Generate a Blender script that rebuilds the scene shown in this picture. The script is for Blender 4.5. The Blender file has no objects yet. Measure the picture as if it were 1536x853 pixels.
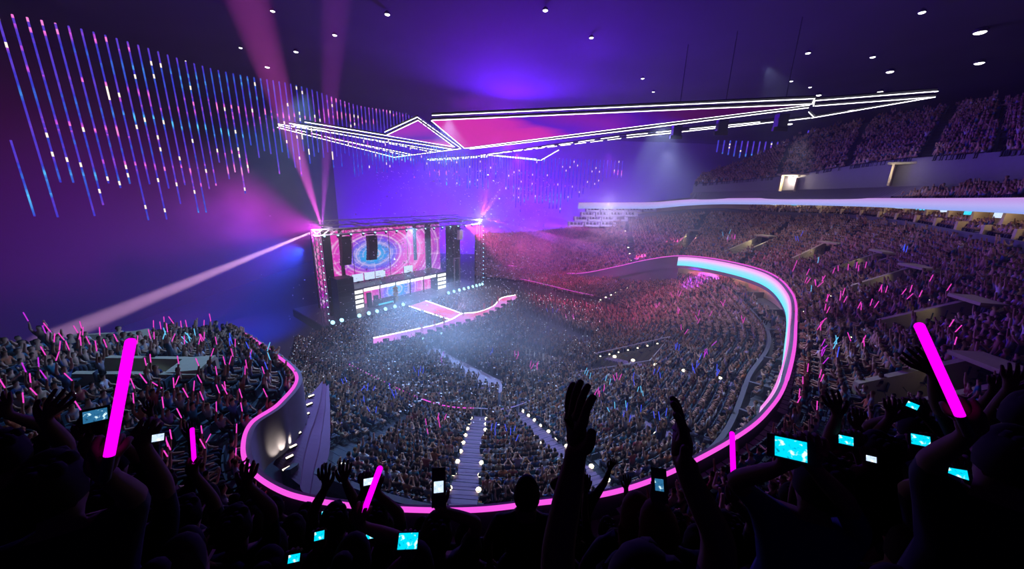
import bpy, math, random
import numpy as np
from mathutils import Vector, Matrix
random.seed(7); RNG = np.random.default_rng(7)
scene = bpy.context.scene
COL = scene.collection
R = math.radians

# ------------------------------------------------------------------ camera (surveyed once, used to measure the hall)
F = 530.0; PITCH = R(14.9); ROLL = R(1.6); H = 24.0
FW = np.array([0, math.cos(PITCH), -math.sin(PITCH)])
_r0 = np.array([1.0, 0, 0]); _u0 = np.cross(_r0, FW)
RT = math.cos(ROLL)*_r0 + math.sin(ROLL)*_u0
UP = -math.sin(ROLL)*_r0 + math.cos(ROLL)*_u0
EYE = np.array([0, 0, H])
def ray(x, y): return FW + RT*(x-768)/F + UP*(426.5-y)/F
def at_z(x, y, z):
    d = ray(x, y); return EYE + d*(z-H)/d[2]
def at_d(x, y, d): return EYE + ray(x, y)*d
def proj(P):
    d = np.asarray(P, float)-EYE; z = d@FW
    z = np.where(z > 0.05, z, np.nan)
    return np.stack([768+F*(d@RT)/z, 426.5-F*(d@UP)/z, z], -1)

cam = bpy.data.cameras.new('camera'); co = bpy.data.objects.new('camera', cam); COL.objects.link(co)
cam.sensor_width = 36; cam.lens = F/1536*36; cam.clip_start = 0.05; cam.clip_end = 600
m = Matrix(((RT[0], UP[0], -FW[0], 0), (RT[1], UP[1], -FW[1], 0), (RT[2], UP[2], -FW[2], H), (0, 0, 0, 1)))
co.matrix_world = m; scene.camera = co
scene.view_settings.view_transform = 'Standard'; scene.view_settings.look = 'None'
scene.view_settings.gamma = 1; scene.view_settings.exposure = 0; scene.view_settings.use_curve_mapping = False
scene.cycles.max_bounces = 4; scene.cycles.diffuse_bounces = 1; scene.cycles.volume_bounces = 0
scene.cycles.transparent_max_bounces = 6
scene.cycles.sample_clamp_indirect = 2.0; scene.cycles.sample_clamp_direct = 0
scene.cycles.use_denoising = True

# ------------------------------------------------------------------ materials
def newmat(name):
    m = bpy.data.materials.new(name); m.use_nodes = True
    nt = m.node_tree; nt.nodes.clear()
    out = nt.nodes.new('ShaderNodeOutputMaterial')
    return m, nt, out
def N(nt, t, **kw):
    n = nt.nodes.new(t)
    for k, v in kw.items(): setattr(n, k, v)
    return n
def math_n(nt, op, a, b=None, c=None):
    n = nt.nodes.new('ShaderNodeMath'); n.operation = op
    for i, v in enumerate((a, b, c)):
        if v is None: continue
        if isinstance(v, (int, float)): n.inputs[i].default_value = v
        else: nt.links.new(v, n.inputs[i])
    return n.outputs[0]
def surf(name, col, rough=0.7, metal=0.0, noise=0.12, scale=3.0):
    m, nt, out = newmat(name)
    b = N(nt, 'ShaderNodeBsdfPrincipled'); nt.links.new(b.outputs[0], out.inputs[0])
    b.inputs['Roughness'].default_value = rough; b.inputs['Metallic'].default_value = metal
    tc = N(nt, 'ShaderNodeTexCoord'); nz = N(nt, 'ShaderNodeTexNoise'); nz.inputs['Scale'].default_value = scale
    nt.links.new(tc.outputs['Object'], nz.inputs['Vector'])
    mx = N(nt, 'ShaderNodeMix', data_type='RGBA')
    mx.inputs[6].default_value = (*[c*(1-noise) for c in col], 1); mx.inputs[7].default_value = (*[min(1, c*(1+noise)) for c in col], 1)
    nt.links.new(nz.outputs['Fac'], mx.inputs[0]); nt.links.new(mx.outputs[2], b.inputs['Base Color'])
    return m
def glow(name, col, st, sample=False):
    m, nt, out = newmat(name)
    e = N(nt, 'ShaderNodeEmission'); e.inputs[0].default_value = (*col, 1); e.inputs[1].default_value = st
    nt.links.new(e.outputs[0], out.inputs[0])
    if not sample: m.cycles.emission_sampling = 'NONE'
    return m
def ramp(nt, fac, stops, interp='LINEAR'):
    r = N(nt, 'ShaderNodeValToRGB'); cr = r.color_ramp; cr.interpolation = interp
    while len(cr.elements) < len(stops): cr.elements.new(0.5)
    for e, (p, c) in zip(cr.elements, stops): e.position = p; e.color = (*c, 1)
    nt.links.new(fac, r.inputs[0]); return r.outputs[0]

M = {}
M['concrete'] = surf('dark_concrete', (0.10, 0.095, 0.12), 0.85)
M['tread'] = surf('tread_concrete', (0.030, 0.04, 0.055), 0.85)
M['wallc'] = surf('wall_concrete', (0.13, 0.12, 0.17), 0.8)
M['shell'] = surf('black_hall_wall', (0.14, 0.13, 0.17), 0.95)
M['tan'] = surf('tan_plaster', (0.42, 0.36, 0.24), 0.8)
M['ceil'] = surf('ceiling_black', (0.035, 0.03, 0.045), 0.9, noise=0.5, scale=0.12)
M['black'] = surf('matt_black', (0.012, 0.012, 0.016), 0.6)
M['dkgrey'] = surf('dark_grey_metal', (0.05, 0.05, 0.06), 0.4, 0.6)
M['truss'] = surf('truss_metal', (0.35, 0.35, 0.4), 0.35, 0.6)
M['deck'] = surf('stage_deck', (0.10, 0.10, 0.13), 0.35)
M['seat'] = surf('seat_blue', (0.02, 0.05, 0.085), 0.6)
M['white'] = surf('white_panel', (0.7, 0.68, 0.75), 0.5)
M['floor'] = surf('arena_floor', (0.06, 0.07, 0.10), 0.6)
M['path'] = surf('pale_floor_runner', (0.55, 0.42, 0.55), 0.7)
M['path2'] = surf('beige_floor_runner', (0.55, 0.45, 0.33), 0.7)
M['steel'] = surf('rail_steel', (0.6, 0.58, 0.6), 0.3, 0.5)
M['hairdk'] = surf('dark_hair', (0.01, 0.008, 0.007), 0.5, scale=40)
M['hairbr'] = surf('brown_hair', (0.06, 0.02, 0.01), 0.5, scale=40)
M['skinn'] = surf('skin_tone', (0.10, 0.06, 0.045), 0.7)
M['cloth'] = surf('dark_cloth', (0.007, 0.009, 0.015), 0.9)
M['clothb'] = surf('navy_cloth', (0.012, 0.02, 0.07), 0.75)
for _k in ('hairdk', 'hairbr', 'skinn', 'cloth', 'clothb'):
    for _n in M[_k].node_tree.nodes:
        if _n.type == 'BSDF_PRINCIPLED': _n.inputs['Specular IOR Level'].default_value = 0.08; _n.inputs['Roughness'].default_value = 0.85
M['drum'] = surf('drum_shell', (0.5, 0.4, 0.15), 0.3)
M['dancer'] = surf('red_costume', (0.7, 0.05, 0.12), 0.6)
M['confetti'] = surf('white_confetti', (0.95, 0.92, 0.95), 0.5, noise=0.02)
M['mag'] = glow('magenta_led', (0.88, 0.09, 0.74), 1.1)
M['magtube'] = glow('magenta_glow_stick', (1.0, 0.0, 0.95), 1.15)
M['stickp'] = glow('pink_glow_stick', (0.95, 0.06, 0.62), 1.0)
M['stickm'] = glow('violet_glow_stick', (0.62, 0.03, 0.8), 0.95)
M['stickb'] = glow('blue_glow_stick', (0.06, 0.10, 1.0), 1.0)
M['stickc'] = glow('cyan_glow_stick', (0.15, 0.62, 1.0), 1.0)
M['lamp'] = glow('white_lamp', (1.0, 1.0, 1.0), 6.0)
M['step'] = glow('warm_step_lamp', (1.0, 0.88, 0.62), 3.0)
M['halo'] = glow('white_light_tube', (1.0, 0.99, 1.0), 4.0)
M['flood'] = glow('stage_flood', (0.40, 0.80, 1.0), 2.6)
M['warm'] = glow('warm_panel', (1.0, 0.80, 0.50), 0.55)
M['whitepan'] = glow('white_light_panel', (1.0, 0.98, 0.92), 1.5)
M['phone_c'] = None

def phone_mat(name, base, spot):
    m, nt, out = newmat(name)
    tc = N(nt, 'ShaderNodeTexCoord'); nz = N(nt, 'ShaderNodeTexNoise'); nz.inputs['Scale'].default_value = 38
    nt.links.new(tc.outputs['Object'], nz.inputs['Vector'])
    c = ramp(nt, nz.outputs['Fac'], [(0.30, tuple(x*0.25 for x in base)), (0.42, base), (0.58, base), (0.66, spot)])
    e = N(nt, 'ShaderNodeEmission'); e.inputs[1].default_value = 1.3; nt.links.new(c, e.inputs[0]); nt.links.new(e.outputs[0], out.inputs[0])
    m.cycles.emission_sampling = 'NONE'; return m
M['phone_c'] = phone_mat('cyan_phone_screen', (0.0, 0.62, 0.9), (0.7, 1, 1))
M['phone_w'] = phone_mat('pale_phone_screen', (0.55, 0.7, 0.95), (1, 1, 1))
M['phone_b'] = phone_mat('dark_blue_phone_screen', (0.02, 0.12, 0.25), (0.6, 0.9, 1))

def vcol_mat(name, rough=0.8):
    m, nt, out = newmat(name)
    a = N(nt, 'ShaderNodeAttribute'); a.attribute_name = 'tint'
    b = N(nt, 'ShaderNodeBsdfDiffuse'); nt.links.new(a.outputs['Color'], b.inputs[0]); nt.links.new(b.outputs[0], out.inputs[0])
    return m
M['people'] = vcol_mat('clothes_and_skin')

def led_rings(name, cx, cz, sx, st, seed=0.0):
    """LED wall picture: concentric rings, cyan heart, violet and hot pink outside (object coordinates, x along, z up)."""
    m, nt, out = newmat(name)
    tc = N(nt, 'ShaderNodeTexCoord'); sp = N(nt, 'ShaderNodeSeparateXYZ'); nt.links.new(tc.outputs['Object'], sp.inputs[0])
    x = math_n(nt, 'SUBTRACT', sp.outputs[0], cx); z = math_n(nt, 'SUBTRACT', sp.outputs[2], cz)
    x = math_n(nt, 'MULTIPLY', x, sx)
    r = math_n(nt, 'SQRT', math_n(nt, 'ADD', math_n(nt, 'MULTIPLY', x, x), math_n(nt, 'MULTIPLY', z, z)))
    ang = math_n(nt, 'ARCTAN2', z, x)
    nz = N(nt, 'ShaderNodeTexNoise'); nz.inputs['Scale'].default_value = 0.35; nt.links.new(tc.outputs['Object'], nz.inputs['Vector'])
    rr = math_n(nt, 'ADD', r, math_n(nt, 'MULTIPLY', nz.outputs['Fac'], 2.2))
    base = ramp(nt, math_n(nt, 'DIVIDE', rr, 11.0), [(0.0, (0.15, 0.75, 1.0)), (0.22, (0.02, 0.38, 0.95)), (0.38, (0.22, 0.10, 0.9)), (0.50, (0.75, 0.04, 0.6)), (0.75, (0.9, 0.02, 0.42)), (1.0, (0.45, 0.02, 0.6))])
    l1 = math_n(nt, 'POWER', math_n(nt, 'ABSOLUTE', math_n(nt, 'SINE', math_n(nt, 'MULTIPLY', r, 2.0))), 24.0)
    l2 = math_n(nt, 'POWER', math_n(nt, 'ABSOLUTE', math_n(nt, 'SINE', math_n(nt, 'MULTIPLY', r, 5.3))), 10.0)
    l3 = math_n(nt, 'POWER', math_n(nt, 'ABSOLUTE', math_n(nt, 'SINE', math_n(nt, 'MULTIPLY', ang, 9.0))), 60.0)
    ck = N(nt, 'ShaderNodeTexNoise'); ck.inputs['Scale'].default_value = 0.9; nt.links.new(tc.outputs['Object'], ck.inputs['Vector'])
    gate = math_n(nt, 'GREATER_THAN', ck.outputs['Fac'], 0.47)
    ln = math_n(nt, 'ADD', math_n(nt, 'MULTIPLY', l1, 0.55), math_n(nt, 'MULTIPLY', gate, math_n(nt, 'ADD', math_n(nt, 'MULTIPLY', l2, 0.38), math_n(nt, 'MULTIPLY', l3, 0.4))))
    mx = N(nt, 'ShaderNodeMix', data_type='RGBA'); mx.clamp_factor = True
    nt.links.new(ln, mx.inputs[0]); nt.links.new(base, mx.inputs[6]); mx.inputs[7].default_value = (1, 0.7, 1, 1)
    e = N(nt, 'ShaderNodeEmission'); e.inputs[1].default_value = st; nt.links.new(mx.outputs[2], e.inputs[0]); nt.links.new(e.outputs[0], out.inputs[0])
    return m
def z_gradient(name, stops, z0, z1, st, axis=2, sample=False):
    m, nt, out = newmat(name)
    tc = N(nt, 'ShaderNodeTexCoord'); sp = N(nt, 'ShaderNodeSeparateXYZ'); nt.links.new(tc.outputs['UV'], sp.inputs[0])
    c = ramp(nt, sp.outputs[axis], stops)
    e = N(nt, 'ShaderNodeEmission'); e.inputs[1].default_value = st; nt.links.new(c, e.inputs[0]); nt.links.new(e.outputs[0], out.inputs[0])
    if not sample: m.cycles.emission_sampling = 'NONE'
    return m
def hanging_mat():
    m, nt, out = newmat('hanging_pixel_tube')
    g = N(nt, 'ShaderNodeNewGeometry'); oi = N(nt, 'ShaderNodeObjectInfo')
    sp = N(nt, 'ShaderNodeSeparateXYZ'); nt.links.new(g.outputs['Position'], sp.inputs[0])
    # broad bands that drift from tube to tube
    mp = N(nt, 'ShaderNodeMapping'); mp.inputs['Scale'].default_value = (0.05, 0.05, 0.42); nt.links.new(g.outputs['Position'], mp.inputs[0])
    nz = N(nt, 'ShaderNodeTexNoise'); nz.inputs['Scale'].default_value = 1.0; nz.inputs['Detail'].default_value = 1.0; nt.links.new(mp.outputs[0], nz.inputs['Vector'])
    seg = math_n(nt, 'FLOOR', math_n(nt, 'MULTIPLY', sp.outputs[2], 2.6))
    wn = N(nt, 'ShaderNodeTexWhiteNoise', noise_dimensions='2D'); cb = N(nt, 'ShaderNodeCombineXYZ')
    nt.links.new(seg, cb.inputs[0]); nt.links.new(math_n(nt, 'MULTIPLY', oi.outputs['Random'], 40), cb.inputs[1]); nt.links.new(cb.outputs[0], wn.inputs[0])
    f = math_n(nt, 'ADD', nz.outputs['Fac'], math_n(nt, 'MULTIPLY', math_n(nt, 'SUBTRACT', wn.outputs['Value'], 0.5), 0.16))
    c = ramp(nt, f, [(0.22, (0.10, 0.6, 0.95)), (0.32, (0.03, 0.12, 0.55)), (0.42, (0.03, 0.03, 0.45)), (0.60, (0.10, 0.04, 0.5)), (0.64, (0.45, 0.06, 0.6)), (0.67, (0.85, 0.16, 0.6)), (0.72, (0.7, 0.25, 0.6))])
    spark = math_n(nt, 'GREATER_THAN', wn.outputs['Value'], 0.95)
    mx = N(nt, 'ShaderNodeMix', data_type='RGBA'); nt.links.new(spark, mx.inputs[0]); nt.links.new(c, mx.inputs[6]); mx.inputs[7].default_value = (1, 0.85, 0.75, 1)
    e = N(nt, 'ShaderNodeEmission'); e.inputs[1].default_value = 1.35; nt.links.new(mx.outputs[2], e.inputs[0]); nt.links.new(e.outputs[0], out.inputs[0])
    m.cycles.emission_sampling = 'NONE'; return m
M['hang'] = hanging_mat()
M['ribbon'] = z_gradient('ribbon_led_face', [(0, (0.30, 0.42, 0.95)), (0.5, (0.52, 0.45, 0.95)), (1, (0.58, 0.30, 0.80))], 0, 1, 1.0, 1)
M['ribbon_far'] = z_gradient('fascia_led_face', [(0, (0.12, 0.85, 0.95)), (0.45, (0.35, 0.75, 1.0)), (0.75, (0.95, 0.55, 0.98)), (1, (0.9, 0.25, 0.8))], 0, 1, 1.15, 1)

# ------------------------------------------------------------------ mesh helper
class MB:
    def __init__(s): s.v = []; s.f = []; s.mi = []; s.cur = 0; s.uv = {}
    def add(s, vs, fs):
        o = len(s.v); s.v += [tuple(map(float, p)) for p in vs]
        for f in fs: s.f.append(tuple(o+i for i in f)); s.mi.append(s.cur)
        return s
    def box(s, c, size, A=None):
        A = A or Matrix.Identity(3); c = Vector(c); h = Vector(size)/2
        vs = [c + A @ Vector((sx*h.x, sy*h.y, sz*h.z)) for sx in (-1, 1) for sy in (-1, 1) for sz in (-1, 1)]
        return s.add(vs, [(0, 1, 3, 2), (4, 6, 7, 5), (0, 4, 5, 1), (2, 3, 7, 6), (0, 2, 6, 4), (1, 5, 7, 3)])
    def tube(s, pts, r, n=8, closed=False, caps=True):
        pts = [Vector(p) for p in pts]; k = len(pts); rs = r if isinstance(r, (list, tuple)) else [r]*k
        ring = []
        prev = None
        for i, p in enumerate(pts):
            a = pts[max(i-1, 0)] if not closed else pts[i-1]; b = pts[min(i+1, k-1)] if not closed else pts[(i+1) % k]
            t = (b-a).normalized() if (b-a).length > 1e-9 else Vector((0, 0, 1))
            if prev is None:
                x = t.cross(Vector((0, 0, 1)))
                if x.length < 1e-3: x = Vector((1, 0, 0))
            else: x = prev - t*prev.dot(t)
            x.normalize(); prev = x; y = t.cross(x)
            ring.append([p + (x*math.cos(2*math.pi*j/n)+y*math.sin(2*math.pi*j/n))*rs[i] for j in range(n)])
        vs = [q for rr in ring for q in rr]; fs = []
        for i in range(k-1 if not closed else k):
            i2 = (i+1) % k
            for j in range(n): fs.append((i*n+j, i*n+(j+1) % n, i2*n+(j+1) % n, i2*n+j))
        if caps and not closed: fs += [tuple(range(n))[::-1], tuple((k-1)*n+j for j in range(n))]
        return s.add(vs, fs)
    def lathe(s, prof, n=16, c=(0, 0, 0), A=None):
        A = A or Matrix.Identity(3); c = Vector(c)
        vs = [c + A @ Vector((r*math.cos(2*math.pi*j/n), r*math.sin(2*math.pi*j/n), z)) for r, z in prof for j in range(n)]
        fs = [(i*n+j, i*n+(j+1) % n, (i+1)*n+(j+1) % n, (i+1)*n+j) for i in range(len(prof)-1) for j in range(n)]
        fs += [tuple(range(n))[::-1], tuple((len(prof)-1)*n+j for j in range(n))]
        return s.add(vs, fs)
    def ell(s, c, r, n=12, k=8, A=None):
        A = A or Matrix.Identity(3); c = Vector(c); vs = []; fs = []
        for i in range(k+1):
            th = math.pi*i/k
            for j in range(n):
                a = 2*math.pi*j/n
                vs.append(c + A @ Vector((r[0]*math.sin(th)*math.cos(a), r[1]*math.sin(th)*math.sin(a), r[2]*math.cos(th))))
        for i in range(k):
            for j in range(n): fs.append((i*n+j, (i+1)*n+j, (i+1)*n+(j+1) % n, i*n+(j+1) % n))
        return s.add(vs, fs)
    def strip(s, rows, mask=None):
        """grid of points rows[i][j] -> quads"""
        n = len(rows[0]); vs = [p for r_ in rows for p in r_]; fs = []
        for i in range(len(rows)-1):
            for j in range(n-1):
                if mask is None or mask(i, j): fs.append((i*n+j, i*n+j+1, (i+1)*n+j+1, (i+1)*n+j))
        return s.add(vs, fs)
    def mesh(s, name, mats, smooth=False):
        me = bpy.data.meshes.new(name); me.from_pydata(s.v, [], s.f)
        for mm in (mats if isinstance(mats, (list, tuple)) else [mats]): me.materials.append(mm)
        me.polygons.foreach_set('material_index', s.mi)
        if smooth: me.polygons.foreach_set('use_smooth', [True]*len(s.f))
        me.update(); return me
    def build(s, name, mats, parent=None, smooth=False, loc=None):
        """loc: origin of the object (vertices are given in world space when parent is None)"""
        if loc is not None:
            L = loc; s.v = [(a-L[0], b-L[1], c-L[2]) for a, b, c in s.v]
        o = bpy.data.objects.new(name, s.mesh(name, mats, smooth)); COL.objects.link(o)
        if parent is not None: o.parent = parent
        if loc is not None: o.location = loc
        return o
def tag(o, label=None, cat=None, group=None, kind=None):
    if label: o['label'] = label
    if cat: o['category'] = cat
    if group: o['group'] = group
    if kind: o['kind'] = kind
    return o
def empty(name, label, cat, loc=(0, 0, 0), rot=0.0, group=None):
    o = bpy.data.objects.new(name, None); COL.objects.link(o); o.location = loc; o.rotation_euler = (0, 0, rot)
    o.empty_display_size = 0.2
    return tag(o, label, cat, group)
def struct(name, mb, mats, label=None):
    return tag(mb.build(name, mats), label, None, None, 'structure')
def copy_tree(o, parent=None):
    c = o.copy(); COL.objects.link(c)
    if parent: c.parent = parent
    for ch in list(o.children): copy_tree(ch, c)
    return c
def centroid(mb): return tuple(np.mean(np.array(mb.v), 0))

# ------------------------------------------------------------------ people (skinned skeletons)
def skinned(V, E, rad, root=0, sub=1):
    me = bpy.data.meshes.new('skel'); me.from_pydata([tuple(v) for v in V], E, [])
    o = bpy.data.objects.new('skel', me); COL.objects.link(o)
    md = o.modifiers.new('s', 'SKIN'); md.use_smooth_shade = True; md.branch_smoothing = 0.3
    sv = me.skin_vertices[0].data
    for i, r in enumerate(rad):
        sv[i].radius = r if isinstance(r, (tuple, list)) else (r, r); sv[i].use_root = (i == root)
    if sub:
        sd = o.modifiers.new('d', 'SUBSURF'); sd.levels = sub; sd.render_levels = sub
    dg = bpy.context.evaluated_depsgraph_get(); dg.update()
    ev = o.evaluated_get(dg); em = ev.to_mesh()
    vs = np.empty(len(em.vertices)*3); em.vertices.foreach_get('co', vs); vs = vs.reshape(-1, 3)
    fs = [tuple(p.vertices) for p in em.polygons]
    ev.to_mesh_clear(); bpy.data.objects.remove(o); bpy.data.meshes.remove(me)
    return vs, fs

SHIRTS = {'grey': (0.20, 0.21, 0.25), 'white': (0.50, 0.50, 0.54), 'navy': (0.02, 0.04, 0.12), 'teal': (0.03, 0.14, 0.20), 'black': (0.015, 0.015, 0.02),
          'maroon': (0.18, 0.03, 0.04), 'rust': (0.35, 0.11, 0.05), 'lilac': (0.28, 0.20, 0.38), 'blue': (0.06, 0.12, 0.30), 'tan': (0.35, 0.26, 0.17)}
SKIN = [(0.42, 0.24, 0.16), (0.30, 0.16, 0.10), (0.5, 0.31, 0.22)]
def crowd_mesh(pose, sub):
    """one spectator, facing +Y, standing on z=0; returns verts, faces, tags (0 skin 1 shirt 2 trousers 3 hair)"""
    sit = not pose.startswith('stand'); hz = 0.52 if sit else 0.92
    V = [(0, 0, hz), (0, 0.0, hz+0.22), (0, 0.02, hz+0.44), (0, 0.03, hz+0.54), (0, 0.05, hz+0.68), (0, 0.045, hz+0.80)]
    rad = [(0.14, 0.11), (0.135, 0.10), (0.17, 0.10), (0.055, 0.055), (0.095, 0.10), (0.06, 0.07)]
    T = [2, 1, 1, 0, 0, 3]; E = [(0, 1), (1, 2), (2, 3), (3, 4), (4, 5)]
    def chain(start, pts, rs, tg):
        p = start
        for q, r, t in zip(pts, rs, tg):
            V.append(q); rad.append((r, r)); T.append(t); E.append((p, len(V)-1)); p = len(V)-1
    for s in (-1, 1):
        if sit: chain(0, [(s*0.1, 0.10, hz), (s*0.12, 0.46, hz+0.02), (s*0.12, 0.46, 0.10), (s*0.12, 0.58, 0.05)], [0.09, 0.07, 0.05, 0.04], [2, 2, 2, 2])
        else: chain(0, [(s*0.1, 0, hz-0.08), (s*0.11, 0.02, 0.48), (s*0.12, -0.02, 0.09), (s*0.13, 0.12, 0.05)], [0.09, 0.065, 0.045, 0.04], [2, 2, 2, 2])
        sh = (s*0.19, 0.01, hz+0.43)
        b = hz+0.44
        p = pose.replace('stand_', '')
        up = p == 'up' or (p == 'one' and s == 1)
        if up: el, ha, hb = (s*0.27, 0.08, b+0.27), (s*0.24, 0.14, b+0.53), (s*0.24, 0.17, b+0.65)
        elif p == 'clap': el, ha, hb = (s*0.27, 0.17, b-0.12), (s*0.07, 0.36, b+0.10), (s*0.04, 0.40, b+0.22)
        elif p == 'wide': el, ha, hb = (s*0.42, 0.08, b+0.12), (s*0.52, 0.12, b+0.38), (s*0.54, 0.14, b+0.5)
        elif sit: el, ha, hb = (s*0.27, 0.08, b-0.28), (s*0.14, 0.32, b-0.30), (s*0.11, 0.42, b-0.30)
        else: el, ha, hb = (s*0.25, 0.0, b-0.28), (s*0.26, 0.1, b-0.52), (s*0.25, 0.13, b-0.62)
        chain(2, [sh, el, ha, hb], [0.065, 0.048, 0.036, 0.034], [1, 0, 0, 0])
    vs, fs = skinned(V, E, rad, 0, sub)
    V = np.array(V); T = np.array(T)
    a = np.array([e[0] for e in E]); b = np.array([e[1] for e in E])
    A, B = V[a], V[b]; AB = B-A
    t = np.clip(np.einsum('nek,ek->ne', vs[:, None]-A[None], AB)/np.maximum((AB**2).sum(1), 1e-9), 0, 1)
    d = np.linalg.norm(vs[:, None]-(A[None]+t[..., None]*AB[None]), axis=2)
    k = d.argmin(1); tt = t[np.arange(len(vs)), k]
    tags = np.where(tt > 0.5, T[b[k]], T[a[k]])
    hy = hz+0.68
    tags[(vs[:, 2] > hy-0.06) & (np.abs(vs[:, 0]) < 0.14) & (vs[:, 1] < 0.06) & (k <= 4)] = 3
    tags[(vs[:, 2] > hy+0.05) & (np.abs(vs[:, 0]) < 0.14) & (k <= 4)] = 3
    return vs, fs, tags
POSES = ['lap', 'lap2', 'up', 'clap', 'one', 'wide', 'stand_down', 'stand_up', 'stand_clap']
P_LO = [crowd_mesh('lap' if p == 'lap2' else p, 0) for p in POSES]
P_HI = [crowd_mesh('lap' if p == 'lap2' else p, 1) for p in POSES]
CN = list(SHIRTS); CW = [0.20, 0.10, 0.15, 0.13, 0.17, 0.05, 0.05, 0.04, 0.07, 0.04]
def tint(tags, shirt, rng):
    sk = SKIN[rng.integers(3)]; hair = [(0.012, 0.01, 0.01), (0.03, 0.015, 0.01), (0.10, 0.05, 0.02), (0.015, 0.012, 0.012)][rng.integers(4)]
    tr = [(0.02, 0.025, 0.05), (0.015, 0.015, 0.02), (0.06, 0.06, 0.08)][rng.integers(3)]
    pal = np.array([sk, shirt, tr, hair]); return pal[tags]
def set_tint(me, cols):
    at = me.attributes.new('tint', 'FLOAT_COLOR', 'POINT')
    c = np.ones((len(cols), 4), np.float32); c[:, :3] = cols; at.data.foreach_set('color', c.ravel())
_hi = {}
def hi_mesh(pi, ci, k):
    key = (pi, ci, k)
    if key not in _hi:
        vs, fs, tg = P_HI[pi]; me = bpy.data.meshes.new('spectator')
        me.from_pydata([tuple(v) for v in vs], [], fs); me.materials.append(M['people'])
        me.polygons.foreach_set('use_smooth', [True]*len(fs)); set_tint(me, tint(tg, SHIRTS[CN[ci]], np.random.default_rng(k*31+ci))); _hi[key] = me
    return _hi[key]
def crowd_stuff(name, persons, label):
    """persons: list of (pos, yaw, scale, pose index, colour index) -> one mesh"""
    VS = []; LI = []; LT = []; CS = []; off = 0
    for pi in range(len(POSES)):
        vs, fs, tg = P_LO[pi]; sel = [p for p in persons if p[3] == pi]
        if not sel: continue
        li = np.array([i for f in fs for i in f]); lt = np.array([len(f) for f in fs]); nv = len(vs)
        for (pos, yaw, sc, _, ci) in sel:
            c, s = math.cos(yaw), math.sin(yaw)
            X = vs*sc; X = np.stack([X[:, 0]*c-X[:, 1]*s, X[:, 0]*s+X[:, 1]*c, X[:, 2]], 1)+np.asarray(pos)
            VS.append(X.astype(np.float32)); LI.append(li+off); LT.append(lt); off += nv
            b = SHIRTS[CN[ci]]; j = RNG.uniform(0.7, 1.3); CS.append(tint(tg, tuple(x*j for x in b), RNG).astype(np.float32))
    V = np.concatenate(VS); L = np.concatenate(LI).astype(np.int32); T = np.concatenate(LT).astype(np.int32)
    me = bpy.data.meshes.new(name); me.vertices.add(len(V)); me.vertices.foreach_set('co', V.ravel())
    me.loops.add(len(L)); me.loops.foreach_set('vertex_index', L)
    me.polygons.add(len(T)); me.polygons.foreach_set('loop_start', np.concatenate([[0], np.cumsum(T)[:-1]]).astype(np.int32)); me.polygons.foreach_set('loop_total', T)
    me.update(calc_edges=True); me.materials.append(M['people']); set_tint(me, np.concatenate(CS))
    me.polygons.foreach_set('use_smooth', [True]*len(T))
    o = bpy.data.objects.new(name, me); COL.objects.link(o)
    return tag(o, label, 'crowd', None, 'stuff')

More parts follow.
